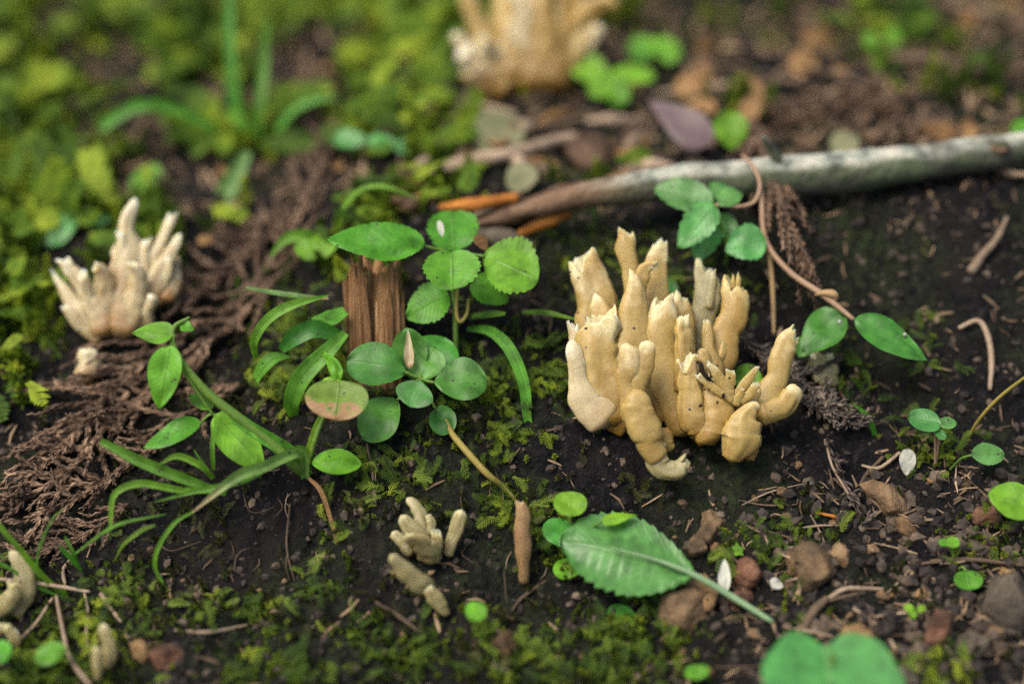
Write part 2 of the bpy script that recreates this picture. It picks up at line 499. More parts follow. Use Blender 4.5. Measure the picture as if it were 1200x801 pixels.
def m_noise(name, cols, scale=200, rough=0.7, bumpd=0.001, bscale=None, stretch=None, var=0.25, spec=0.2, trans=0.0, mottle=0.0):
    m, nt, b, o = mat(name)
    vec = None
    if stretch:
        u, s, r = uvw(nt)
        cx = node(nt, 'ShaderNodeCombineXYZ'); nt.links.new(math_(nt, 'MULTIPLY', u, stretch[0]), cx.inputs[0]); nt.links.new(math_(nt, 'MULTIPLY', s, stretch[1]), cx.inputs[1]); nt.links.new(math_(nt, 'MULTIPLY', r, 37.0), cx.inputs[2])
        vec = cx.outputs[0]; n1 = noise(nt, 1.0, 5, 0.6, vec)
    else:
        n1 = noise(nt, scale, 5, 0.6)
    k = len(cols)
    c = ramp(nt, n1, [(0.28 + 0.44 * i / max(1, k - 1), q) for i, q in enumerate(cols)])
    if mottle: c = mix(nt, math_(nt, 'MULTIPLY', ramp(nt, noise(nt, 75, 4, 0.7), [(0.45, (0, 0, 0)), (0.62, (1, 1, 1))]), mottle), c, (0.030, 0.026, 0.018))
    oi = node(nt, 'ShaderNodeObjectInfo'); _, _, rr = uvw(nt)
    hs = node(nt, 'ShaderNodeHueSaturation'); nt.links.new(c, hs.inputs['Color'])
    mr = node(nt, 'ShaderNodeMapRange'); nt.links.new(math_(nt, 'FRACT', math_(nt, 'ADD', oi.outputs['Random'], rr)), mr.inputs[0]); mr.inputs[3].default_value = 1 - var; mr.inputs[4].default_value = 1 + var
    nt.links.new(mr.outputs[0], hs.inputs['Value'])
    nt.links.new(hs.outputs[0], b.inputs['Base Color'])
    b.inputs['Roughness'].default_value = rough
    b.inputs['Specular IOR Level'].default_value = spec
    h = n1 if vec is not None else noise(nt, bscale or scale * 4, 4, 0.6)
    bump(nt, b, h, bumpd)
    if trans:
        tr = node(nt, 'ShaderNodeBsdfTranslucent'); nt.links.new(hs.outputs[0], tr.inputs[0])
        ms = node(nt, 'ShaderNodeMixShader'); ms.inputs[0].default_value = trans
        nt.links.new(b.outputs[0], ms.inputs[1]); nt.links.new(tr.outputs[0], ms.inputs[2]); nt.links.new(ms.outputs[0], o.inputs['Surface'])
    return m
def m_moss(name, a, b_, c_, scale=55):
    m, nt, b, o = mat(name)
    u, s, r = uvw(nt)
    n1 = noise(nt, scale, 3, 0.6)
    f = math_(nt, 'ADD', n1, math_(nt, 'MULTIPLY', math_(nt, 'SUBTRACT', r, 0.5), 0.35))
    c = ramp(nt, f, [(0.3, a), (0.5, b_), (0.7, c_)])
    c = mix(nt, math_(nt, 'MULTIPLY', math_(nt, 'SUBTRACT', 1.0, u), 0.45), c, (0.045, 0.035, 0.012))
    nt.links.new(c, b.inputs['Base Color']); b.inputs['Roughness'].default_value = 0.6; b.inputs['Specular IOR Level'].default_value = 0.15
    tr = node(nt, 'ShaderNodeBsdfTranslucent'); nt.links.new(c, tr.inputs[0])
    ms = node(nt, 'ShaderNodeMixShader'); ms.inputs[0].default_value = 0.35
    nt.links.new(b.outputs[0], ms.inputs[1]); nt.links.new(tr.outputs[0], ms.inputs[2]); nt.links.new(ms.outputs[0], o.inputs['Surface'])
    return m

SOIL = m_soil()
LEAF_BRIGHT = m_leaf('bright_leaf', (0.118, 0.335, 0.022))
LEAF_DEEP = m_leaf('deep_leaf', (0.062, 0.225, 0.026), trans=0.3, veins=.3, spec=.4)
LEAF_BLUE = m_leaf('bluish_leaf', (0.085, 0.255, 0.055), spec=.4, rough=0.36, nveins=9, trans=0.25)
LEAF_LIME = m_leaf('lime_leaf', (0.150, 0.340, 0.018), veins=.6)
LEAF_EATEN = m_leaf('eaten_leaf', (0.16, 0.26, 0.035), damage=(0.34, 0.20, 0.09))
LEAF_TANTIP = m_leaf('browning_blade', (0.12, 0.22, 0.05), tipc=(0.42, 0.30, 0.17), nveins=0.0)
GRASS = m_leaf('grass', (0.100, 0.265, 0.026), vein=(0.10, 0.25, 0.05), nveins=0.0)
GRASS_LIME = m_leaf('lime_grass', (0.145, 0.290, 0.022), vein=(0.16, 0.28, 0.05), nveins=0.0)
STEM = m_noise('green_stem', [(0.07, 0.14, 0.02), (0.12, 0.20, 0.03)], 150, 0.5, 0.0003, var=0.1)
STEM_YEL = m_noise('yellow_stem', [(0.18, 0.16, 0.03), (0.26, 0.19, 0.05)], 150, 0.5, 0.0003, var=0.1)
STEM_PINK = m_noise('pinkish_stem', [(0.26, 0.15, 0.10), (0.34, 0.23, 0.13)], 150, 0.5, 0.0003, var=0.1)
STEM_TAN = m_noise('tan_stem', [(0.24, 0.15, 0.07), (0.36, 0.24, 0.11)], 150, 0.6, 0.0003, var=0.1)
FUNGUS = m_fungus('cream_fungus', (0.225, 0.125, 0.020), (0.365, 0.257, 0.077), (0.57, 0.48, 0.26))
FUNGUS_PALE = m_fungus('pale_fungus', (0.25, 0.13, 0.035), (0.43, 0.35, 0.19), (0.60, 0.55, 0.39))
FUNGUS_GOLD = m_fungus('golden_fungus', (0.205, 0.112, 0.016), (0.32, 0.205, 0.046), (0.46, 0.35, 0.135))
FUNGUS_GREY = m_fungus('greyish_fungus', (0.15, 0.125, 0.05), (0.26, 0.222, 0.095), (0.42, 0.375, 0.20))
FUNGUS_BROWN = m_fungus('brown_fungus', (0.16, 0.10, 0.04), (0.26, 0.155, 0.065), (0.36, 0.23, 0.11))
HOLE = m_noise('insect_hole', [(0.012, 0.007, 0.005), (0.03, 0.018, 0.01)], 400, 0.8, 0.0002)
WOOD = m_noise('rotten_wood', [(0.050, 0.024, 0.010), (0.26, 0.125, 0.045), (0.50, 0.33, 0.18)], stretch=(2.2, 7), rough=0.75, bumpd=0.0015, var=.25)
NEEDLE = m_noise('dead_needles', [(0.034, 0.022, 0.015), (0.130, 0.080, 0.050), (0.30, 0.195, 0.12)], 180, 0.65, 0.0005, var=0.45)
NEEDLE_DARK = m_noise('dark_dead_needles', [(0.035, 0.026, 0.022), (0.085, 0.066, 0.052), (0.20, 0.16, 0.12)], 180, 0.6, 0.0005, var=0.5)
TWIG = m_noise('twig', [(0.05, 0.034, 0.022), (0.14, 0.095, 0.058)], 160, 0.75, 0.0008, var=0.3)
ROOT = m_noise('pale_root', [(0.17, 0.115, 0.075), (0.34, 0.25, 0.165)], 160, 0.7, 0.0005, var=0.3)
STONE = m_noise('tan_stone', [(0.045, 0.030, 0.018), (0.17, 0.105, 0.052), (0.26, 0.175, 0.095)], 170, 0.8, 0.0012, var=0.15, mottle=.6)
STONE_GREY = m_noise('grey_stone', [(0.045, 0.036, 0.026), (0.12, 0.095, 0.066), (0.18, 0.145, 0.10)], 200, 0.8, 0.0012, var=0.25, mottle=.6)
STONE_RED = m_noise('red_stone', [(0.045, 0.022, 0.014), (0.13, 0.060, 0.034), (0.22, 0.12, 0.07)], 200, 0.8, 0.0015, var=0.15, mottle=.6)
STONE_OCHRE = m_noise('ochre_stone', [(0.07, 0.040, 0.018), (0.18, 0.105, 0.045), (0.26, 0.16, 0.075)], 200, 0.8, 0.0012, var=0.25, mottle=.6)
CRUMB = m_noise('soil_crumb', [(0.014, 0.011, 0.010), (0.036, 0.028, 0.023), (0.14, 0.10, 0.065)], 90, 0.85, 0.0008, var=0.6)
CHIP = m_noise('plant_chip', [(0.07, 0.045, 0.028), (0.16, 0.105, 0.06), (0.27, 0.19, 0.11)], 60, 0.8, 0.0006, var=0.6)
LITTER_TAN = m_noise('tan_dead_leaf', [(0.17, 0.085, 0.030), (0.36, 0.21, 0.085)], 120, 0.6, 0.0008, trans=0.25)
LITTER_BROWN = m_noise('brown_dead_leaf', [(0.06, 0.034, 0.020), (0.17, 0.098, 0.054)], 120, 0.6, 0.0008, trans=0.15)
LITTER_ORANGE = m_noise('rusty_bark', [(0.20, 0.065, 0.010), (0.42, 0.16, 0.025)], 120, 0.6, 0.0008)
LITTER_GREY = m_noise('grey_green_leaf', [(0.16, 0.17, 0.08), (0.28, 0.27, 0.14)], 100, 0.6, 0.0006, trans=0.2)
LITTER_PURPLE = m_noise('purple_leaf', [(0.055, 0.036, 0.042), (0.15, 0.10, 0.095)], 80, 0.4, 0.0005)
FLAKE = m_noise('white_flake', [(0.28, 0.28, 0.22), (0.45, 0.44, 0.36)], 150, 0.6, 0.0005)
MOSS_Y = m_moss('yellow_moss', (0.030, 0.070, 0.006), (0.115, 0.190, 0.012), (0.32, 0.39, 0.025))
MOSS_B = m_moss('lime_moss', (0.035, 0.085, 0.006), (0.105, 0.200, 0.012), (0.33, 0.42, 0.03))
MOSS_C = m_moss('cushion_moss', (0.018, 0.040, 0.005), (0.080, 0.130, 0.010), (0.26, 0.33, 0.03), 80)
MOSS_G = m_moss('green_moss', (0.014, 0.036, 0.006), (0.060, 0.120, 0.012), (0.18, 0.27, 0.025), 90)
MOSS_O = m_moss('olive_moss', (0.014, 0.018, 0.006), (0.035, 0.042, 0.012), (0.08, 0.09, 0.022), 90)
LICHEN = None
def m_lichen():
    m, nt, b, o = mat('lichened_bark')
    u, s, r = uvw(nt)
    g = node(nt, 'ShaderNodeNewGeometry')
    n1 = noise(nt, 120, 5, 0.65); n2 = noise(nt, 35, 4, 0.6); n3 = noise(nt, 500, 4)
    c = ramp(nt, n1, [(0.36, (0.05, 0.05, 0.038)), (0.46, (0.21, 0.23, 0.18)), (0.62, (0.46, 0.43, 0.33))])
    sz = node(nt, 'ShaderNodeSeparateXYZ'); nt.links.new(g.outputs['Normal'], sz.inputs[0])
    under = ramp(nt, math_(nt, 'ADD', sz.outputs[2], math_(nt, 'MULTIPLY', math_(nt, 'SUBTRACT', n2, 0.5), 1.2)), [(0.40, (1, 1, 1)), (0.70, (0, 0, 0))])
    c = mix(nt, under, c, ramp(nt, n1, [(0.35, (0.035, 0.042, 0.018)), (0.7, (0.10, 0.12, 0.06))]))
    c = mix(nt, ramp(nt, n2, [(0.52, (0, 0, 0)), (0.60, (0.85, 0.85, 0.85))]), c, (0.075, 0.070, 0.050))
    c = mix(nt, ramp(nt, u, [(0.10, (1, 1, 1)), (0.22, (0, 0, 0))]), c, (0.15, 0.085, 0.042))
    nt.links.new(c, b.inputs['Base Color']); b.inputs['Roughness'].default_value = 0.8
    bump(nt, b, math_(nt, 'ADD', n1, math_(nt, 'MULTIPLY', n3, 0.4)), 0.002)
    return m
LICHEN = m_lichen()

# ------------------------------------------------------------------ ground sheet
mb = MB()
nx, ny = len(GX), len(GY)
mb.add(np.stack([_gx, _gy, GZ], -1).reshape(-1, 3), grid_faces(ny, nx))
ground = struct(mb.build('ground', SOIL))

# ------------------------------------------------------------------ the white stick and the rotten wood
def lying(pts, lift):                          # photo pixels -> points resting on the ground
    return np.array([G(x, y, 0) + np.array([0, 0, lift]) for x, y in pts])

base = G(900, 228)
t = thing('fallen_branch', 'thick fallen branch with white lichen lying along the top of the soil bank', 'branch', base)
sp = [(600, 250, 46.6), (700, 226, 46.9), (820, 212, 47.2), (960, 204, 47.5), (1080, 190, 47.8), (1210, 172, 48.2), (1330, 152, 48.8)]
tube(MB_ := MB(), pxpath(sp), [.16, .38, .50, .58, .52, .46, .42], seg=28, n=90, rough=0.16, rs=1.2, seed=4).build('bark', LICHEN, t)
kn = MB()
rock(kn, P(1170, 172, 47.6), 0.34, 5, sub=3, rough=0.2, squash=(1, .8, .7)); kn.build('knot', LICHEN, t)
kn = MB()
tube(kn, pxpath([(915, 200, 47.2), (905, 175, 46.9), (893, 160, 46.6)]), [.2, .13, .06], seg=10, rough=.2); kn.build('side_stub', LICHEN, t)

base = G(440, 415)
t = thing('wood_stump', 'splintered upright stump of brown rotten wood behind the round leaved rosette', 'stump', base)
def wood_block(px, bot, top, hw, d, seed, flat=.7, lean=-6, nz=40, seg=72, ragged=.8):
    """a split piece of wood: ridges run along it, the top is torn"""
    rg = np.random.default_rng(seed)
    d = d - 44.3 + gdepth(440, 405) - .25
    a0, a1 = P(px, bot, d), P(px + lean, top, d)
    th = np.arange(seg) / seg * 2 * np.pi
    ct = np.stack([np.cos(th), np.sin(th), np.full(seg, seed * .7)], -1)
    ridge = .24 * vnoise(ct * 2.2, seed) + .10 * vnoise(ct * 6, seed + 1) + .06 * vnoise(ct * 14, seed + 2)
    jag = .5 * vnoise(ct * 1.6, seed + 3) + .35 * vnoise(ct * 5, seed + 4) + .10 * rg.uniform(-1, 1, seg)
    u = np.linspace(0, 1, nz)
    r = hw * K * d * (1.12 - .2 * u)
    B = RIGHT; N = nrm(np.cross(a1 - a0, RIGHT))
    ring = B[None] * np.cos(th)[:, None] + N[None] * (np.sin(th) * flat)[:, None]
    zz = np.repeat(u[:, None], seg, 1)
    k = 1 + ridge[None] + .05 * vnoise(np.stack([np.repeat(th[None] * 2, nz, 0), zz * 6, np.full((nz, seg), seed)], -1), seed + 5)
    v = a0 + (a1 - a0) * zz[..., None] + ring[None] * (r[:, None] * k)[..., None]
    v = v + nrm(a1 - a0) * (np.clip((zz - .5) * 2, 0, 1) * jag[None] * ragged)[..., None]
    inner = [v[-1] * .75 + a1 * .25 - UP * .15, v[-1] * .4 + a1 * .6 - UP * .45]
    v = np.concatenate([v, np.array(inner)], 0); n = len(v)
    at = np.stack([np.repeat(np.linspace(0, 1, n)[:, None], seg, 1), np.repeat((th / 6.2832)[None] * 5, n, 0), np.full((n, seg), rg.random())], -1)
    i = np.arange(n - 1)[:, None] * seg; j = np.arange(seg)[None]; j2 = (j + 1) % seg
    q = np.stack([i + j, i + j2, i + seg + j2, i + seg + j], -1).reshape(-1, 4)
    fl = np.vstack([v.reshape(-1, 3), a1 - UP * .6]); at = np.vstack([at.reshape(-1, 3), [1, 0, 0]])
    jj = np.arange(seg)
    tr = np.stack([np.full(seg, n * seg), (n - 1) * seg + jj, (n - 1) * seg + (jj + 1) % seg], -1)
    return MB().add(fl, q, tr, at)
wood_block(446, 475, 308, 27, 44.3, 3).build('heartwood', WOOD, t)
wood_block(423, 460, 304, 9, 43.75, 8, .6, -6).build('splinter', WOOD, t)
wood_block(464, 460, 318, 6, 43.7, 9, .7, -3).build('splinter', WOOD, t)
wood_block(414, 450, 332, 4, 43.9, 21, .7, -9).build('splinter', WOOD, t)
wood_block(436, 455, 326, 5, 43.6, 22, .6, -10).build('splinter', WOOD, t)
wood_block(470, 440, 345, 4, 43.8, 23, .6, 0).build('splinter', WOOD, t)
wood_block(453, 462, 352, 9, 43.55, 11, .4, -3).build('splinter', WOOD, t)

# ------------------------------------------------------------------ coral fungi
def club(parent, pts, d, dtip=0.0, tip='round', flat=0.72, m=None, seed=0, n=34, seg=22, wr=0.10, name='club', smooth_base=True, u0=0.0, u1=1.0):
    """pts: (px, py, half width px) from base to tip"""
    pts = np.array(pts, float); L = len(pts)
    ds = d + dtip * np.linspace(0, 1, L)
    w = np.column_stack([np.array([P(a[0], a[1], q) for a, q in zip(pts, ds)]), pts[:, 2] * K * ds])
    c = spline(w, n); r = np.maximum(c[:, 3], 0.012); c = c[:, :3]
    u = np.linspace(0, 1, n)
    one = np.ones(n)
    if n > 30: r = r * (1.0 + 0.20 * np.clip(1 - u / .6, 0, 1))
    r = r * (1.05 + 0.15 * fbm(np.stack([u * 5, one * seed * .37, one], -1), 5, 2))
    c = c + RIGHT * (0.35 * r.mean() * fbm(np.stack([u * 4, one * seed * .53, one * 3], -1), 6, 2))[:, None]
    if tip == 'round':
        k = np.clip((u - 0.86) / 0.14, 0, 1); r = r * np.sqrt(np.clip(1 - 0.96 * k ** 2.2, 0.01, 1))
    elif tip == 'point':
        k = np.clip((u - 0.55) / 0.45, 0, 1); r = r * np.clip(1 - 0.9 * k ** 1.6, 0.05, 1)
    T, B, N = frames(c, FWD)
    th = np.arange(seg) / seg * 2 * np.pi
    rg = np.random.default_rng(seed + 11)
    ph = rg.uniform(0, 6.28, 3)
    wrk = 1 + wr * (0.8 * np.cos(2 * th[None] + ph[0] + 1.5 * u[:, None]) * 0.5 + 0.7 * np.cos(3 * th[None] + ph[1] - 2.5 * u[:, None]) + 0.4 * np.cos(6 * th[None] + ph[2] + 3 * u[:, None]) + 0.22 * np.cos(11 * th[None] + 2 * ph[2] - 2 * u[:, None]))
    ring = B[:, None] * np.cos(th)[None, :, None] + N[:, None] * (np.sin(th) * flat)[None, :, None]
    v = c[:, None] + ring * (r[:, None] * wrk)[..., None]
    lump = fbm(v * 2.4 + seed, seed % 37, 3)
    v = v + ring * (r[:, None] * (0.15 * lump + 0.05 * fbm(v * 7 + seed, seed % 31, 2)))[..., None]
    groove = np.exp(-((np.mod(th[None] - ph[0] - 0.7 * np.sin(2.2 * u[:, None] + ph[1]) + np.pi, 2 * np.pi) - np.pi) / 0.28) ** 2) + 0.8 * np.exp(-((np.mod(th[None] - ph[2] - 0.6 * np.sin(2.8 * u[:, None] + ph[0]) + np.pi, 2 * np.pi) - np.pi) / 0.22) ** 2)
    v = v - ring * (r[:, None] * wr * 1.6 * groove * np.clip(u * 2, 0, 1)[:, None])[..., None]
    uu = u0 + (u1 - u0) * np.repeat(u[:, None], seg, 1)
    rr = rg.random()
    A = [np.stack([uu, np.repeat((th / 6.2832)[None], n, 0), np.full((n, seg), rr)], -1)]
    V = [v]
    if tip == 'rag':
        jag = 0.35 * np.convolve(np.tile(rg.uniform(-1, 1, seg), 3), [.25, .5, .25], 'same')[seg:2 * seg] + 0.22 * rg.uniform(-1, 1, seg)
        jag = jag + 0.42 * np.cos(th - rg.uniform(-.6, .6) - (np.pi if rg.random() < .5 else 0))
        for _ in range(2):
            jag = jag - rg.uniform(.3, 1.1) * np.exp(-((np.mod(th - rg.uniform(3.6, 5.8) + np.pi, 2 * np.pi) - np.pi) / rg.uniform(.22, .45)) ** 2)
        jag = np.clip(jag, -1.4, .8) * r[-1] * 1.05
        k = np.clip((u - 0.62) / 0.38, 0, 1) ** 1.8
        v += T[:, None] * (k[:, None] * jag[None])[..., None]
        rim = v[-1]
        cen = c[-1]
        for sc, dn in ((0.86, 0.05), (0.70, 0.55), (0.45, 0.95)):
            q = cen + (rim - cen) * sc - T[-1] * r[-1] * dn
            V.append(q[None]); A.append(np.stack([np.full(seg, u1), th / 6.2832, np.full(seg, rr)], -1)[None])
    v = np.concatenate(V, 0); a = np.concatenate(A, 0); nn = len(v)
    i = np.arange(nn - 1)[:, None] * seg; j = np.arange(seg)[None]; j2 = (j + 1) % seg
    q = np.stack([i + j, i + j2, i + seg + j2, i + seg + j], -1).reshape(-1, 4)
    fl = v.reshape(-1, 3); e = len(fl)
    fl = np.vstack([fl, v[0].mean(0) - T[0] * r[0] * .5, v[-1].mean(0) + (T[-1] * r[-1] * (.35 if tip != 'rag' else -.1))])
    a = np.vstack([a.reshape(-1, 3), [u0, 0, rr], [u1, 0, rr]])
    jj = np.arange(seg); jn = (jj + 1) % seg
    tr = np.vstack([np.stack([np.full(seg, e), jn, jj], -1), np.stack([np.full(seg, e + 1), (nn - 1) * seg + jj, (nn - 1) * seg + jn], -1)])
    return MB().add(fl, q, tr, a).build(name, m or FUNGUS, parent)

base = G(790, 505)
fd = gdepth(790, 505)
F = thing('coral_fungus', 'big cream coral fungus with torn hollow clubs at the edge of the soil bank', 'fungus', base)
D = fd - 0.7                                   # depth of the front of the cluster
back, mid_, front = D + 1.5, D + 0.6, D - 0.25
CL = [
 # back row
 ([(742, 400, 13), (746, 350, 12), (742, 314, 11), (736, 290, 12), (730, 270, 9)], back, 0.1, 'rag', .6, FUNGUS, {'u1': .9}),
 ([(766, 420, 16), (766, 370, 15), (768, 335, 14), (768, 305, 13), (771, 284, 8)], back, 0.2, 'rag', .5, FUNGUS, {}),
 ([(748, 345, 6), (752, 322, 8), (760, 313, 7), (769, 311, 4)], back - .5, -.1, 'rag', .7, FUNGUS, {}),
 ([(714, 480, 20), (706, 430, 21), (697, 385, 19), (690, 345, 20), (684, 302, 17)], mid_ + .5, .5, 'rag', .5, FUNGUS, {'wr': .16}),
 ([(824, 450, 10), (822, 410, 11), (822, 380, 13), (825, 345, 14.5), (826, 310, 10)], back, .3, 'rag', .55, FUNGUS_GREY, {'u0': .5}),
 ([(831, 360, 5), (834, 338, 4.5), (836, 316, 3)], back, .2, 'rag', .7, FUNGUS_GREY, {'n': 14, 'seg': 12, 'u0': .6}),
 ([(830, 455, 10), (837, 432, 12), (848, 410, 15.5), (856, 380, 16), (860, 355, 16), (862, 332, 14.5)], mid_ + .3, .4, 'rag', .75, FUNGUS_GOLD, {'wr': .05}),
 ([(859, 338, 3), (859, 328, 2.4), (858, 320, 1)], mid_ + .6, 0, 'point', .7, FUNGUS, {'n': 12, 'seg': 10}),
 ([(864, 338, 3.5), (865, 327, 3), (865, 318, 1)], mid_ + .6, 0, 'point', .7, FUNGUS, {'n': 12, 'seg': 10}),
 ([(800, 470, 11), (800, 430, 13), (800, 395, 12), (798, 360, 10), (800, 345, 7)], mid_ + .4, .2, 'rag', .7, FUNGUS, {}),
 ([(800, 500, 26), (778, 470, 38), (765, 430, 42), (762, 395, 34), (764, 372, 20)], mid_ + .45, .3, 'rag', .3, FUNGUS, {'seg': 40, 'u1': .7}),
 ([(722, 488, 26), (708, 455, 32), (700, 420, 30), (698, 385, 22)], mid_ + .25, .3, 'rag', .3, FUNGUS, {'seg': 40, 'u1': .7}),
 ([(836, 505, 18), (822, 480, 26), (815, 450, 24), (812, 415, 16)], mid_ + .1, .3, 'rag', .3, FUNGUS_GOLD, {'seg': 36, 'u1': .7}),
 ([(875, 500, 14), (880, 482, 22), (885, 470, 18), (880, 455, 10)], mid_ - .1, .1, 'rag', .35, FUNGUS, {'u1': .7}),
 # middle
 ([(760, 495, 22), (744, 450, 25), (739, 410, 22), (743, 375, 18), (746, 350, 14), (741, 328, 8), (734, 315, 3)], mid_, .1, 'round', .7, FUNGUS, {'wr': .12}),
 ([(804, 505, 12), (788, 475, 17), (777, 440, 19), (774, 400, 18.5), (776, 370, 17), (780, 347, 11)], mid_ - .1, .2, 'rag', .7, FUNGUS, {'wr': .05}),
 ([(726, 440, 12), (715, 398, 13), (706, 368, 11), (696, 344, 5)], mid_ + .15, .3, 'round', .6, FUNGUS, {}),
 ([(722, 488, 26), (710, 445, 25), (706, 405, 22), (703, 368, 18)], mid_ - .2, .1, 'rag', .6, FUNGUS, {'wr': .2}),
 ([(690, 460, 10), (680, 415, 10), (673, 378, 6.5)], mid_ - .1, .2, 'rag', .6, FUNGUS_PALE, {}),
 ([(705, 492, 18), (686, 470, 15), (676, 442, 10.5), (672, 418, 11.5), (673, 398, 7)], mid_ - .4, .1, 'round', .6, FUNGUS_PALE, {'u0': .3}),
 ([(735, 492, 17), (712, 484, 16), (690, 487, 9), (672, 490, 4)], mid_ - .2, .1, 'point', .55, FUNGUS_GOLD, {'u1': .5}),
 ([(803, 455, 9), (803, 425, 10), (801, 400, 11.5), (800, 384, 9.5), (800, 371, 7.5)], mid_ - .35, .1, 'rag', .8, FUNGUS, {'wr': .22}),
 ([(822, 505, 13), (812, 478, 14), (806, 450, 13.5), (806, 418, 11.5)], mid_ - .6, 0, 'rag', .8, FUNGUS, {'wr': .16}),
 ([(836, 440, 10), (832, 415, 8), (829, 395, 6.5), (827, 376, 4)], mid_ + .1, .1, 'rag', .8, FUNGUS, {}),
 ([(826, 440, 8), (824, 425, 8), (824, 408, 6)], mid_ - .2, .1, 'round', .8, FUNGUS, {'n': 16}),
 ([(838, 432, 7), (845, 412, 5), (848, 395, 2.5)], mid_ + .2, .1, 'point', .8, FUNGUS, {'n': 16}),
 ([(832, 514, 13), (834, 495, 17.5), (836, 470, 17), (838, 448, 13)], mid_ - .7, .2, 'rag', .8, FUNGUS_GOLD, {'wr': .06, 'u0': .2}),
 # right
 ([(890, 484, 14), (903, 470, 16), (907, 448, 13), (910, 428, 12.5), (920, 405, 12), (935, 391, 9.5)], mid_ - .2, .2, 'rag', .75, FUNGUS, {'wr': .05, 'u0': .4}),
 ([(895, 484, 12), (913, 478, 13), (925, 464, 11.5), (930, 450, 7.5)], mid_ - .4, .1, 'round', .7, FUNGUS, {'u0': .3}),
 ([(856, 537, 9), (865, 520, 16), (868, 502, 17), (874, 486, 12), (884, 476, 7.5), (890, 478, 5)], front - .1, -.1, 'round', .7, FUNGUS, {'u0': .2, 'wr': .15}),
 ([(878, 535, 9), (883, 518, 8.5), (883, 502, 7)], front + .1, 0, 'round', .7, FUNGUS, {'u1': .6, 'n': 18}),
 ([(868, 480, 12), (878, 470, 10), (884, 455, 7)], mid_ - .4, .1, 'rag', .5, FUNGUS, {}),
 # front
 ([(742, 490, 11), (738, 460, 12), (737, 430, 13), (736, 402, 9.5)], front, -.1, 'round', .75, FUNGUS, {'u0': .3, 'wr': .06}),
 ([(744, 462, 8), (751, 440, 9.5), (757, 420, 10), (762, 399, 8.5)], front - .05, -.1, 'round', .75, FUNGUS, {'u0': .3, 'wr': .06}),
 ([(770, 536, 11), (763, 520, 14), (755, 500, 18.5), (748, 477, 17), (741, 456, 9)], front - .45, -.1, 'round', .8, FUNGUS, {'wr': .04, 'u0': .25, 'u1': .75}),
 ([(768, 518, 9), (769, 538, 12), (778, 550, 12), (792, 551, 11), (803, 541, 8)], front - .35, -.1, 'rag', .7, FUNGUS_GREY, {'u0': .3, 'u1': .9}),
 ([(775, 505, 8), (782, 518, 9.5), (785, 528, 7)], front + .1, 0, 'round', .8, FUNGUS_GOLD, {'n': 16}),
]
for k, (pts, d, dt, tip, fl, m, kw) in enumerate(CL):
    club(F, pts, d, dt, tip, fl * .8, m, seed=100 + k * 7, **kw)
# torn strips
for k, pts in enumerate([[(858, 468, 6), (842, 458, 5.5), (828, 448, 5), (818, 438, 3.5)], [(856, 462, 6), (846, 446, 6.5), (838, 434, 5.5), (829, 425, 3)],
                         [(852, 455, 6), (856, 444, 6), (857, 434, 5)], [(862, 464, 5), (872, 450, 5), (882, 437, 4), (888, 429, 2)], [(868, 470, 6), (878, 462, 5), (886, 449, 4)],
                         [(862, 474, 5), (868, 462, 4), (870, 455, 2)]]):
    club(F, pts, mid_ - .75, -.15, 'rag', .35, FUNGUS, seed=300 + k, n=18, seg=12, wr=.12, name='torn_strip', u0=.3)
for k, (x, y, r, dd) in enumerate([(821, 475, 2.6, 1.05), (841, 471, 2.0, 1.1), (848, 463, 3.4, .9), (826, 456, 1.5, 1.0), (831, 456, 1.5, 1.0), (878, 530, 3, .65), (855, 443, 2, 1.0), (752, 499, 1.4, 1.25)]):
    m = MB(); rock(m, P(x, y, D + .6 - dd), r * K * D, 60 + k, sub=1, squash=(1, .7, 1.1)); m.build('insect_hole', HOLE, F)
m = MB(); tube(m, pxpath([(816, 424, D - .3), (821, 426, D - .35), (824, 436, D - .35), (830, 443, D - .3), (836, 448, D - .1)]), [.03, .06, .06, .05, .03], seg=8)
single(m, 'insect_larva', HOLE, 'small dark curled larva among the torn strips of the big coral fungus', 'larva', P(836, 448, D - .1))

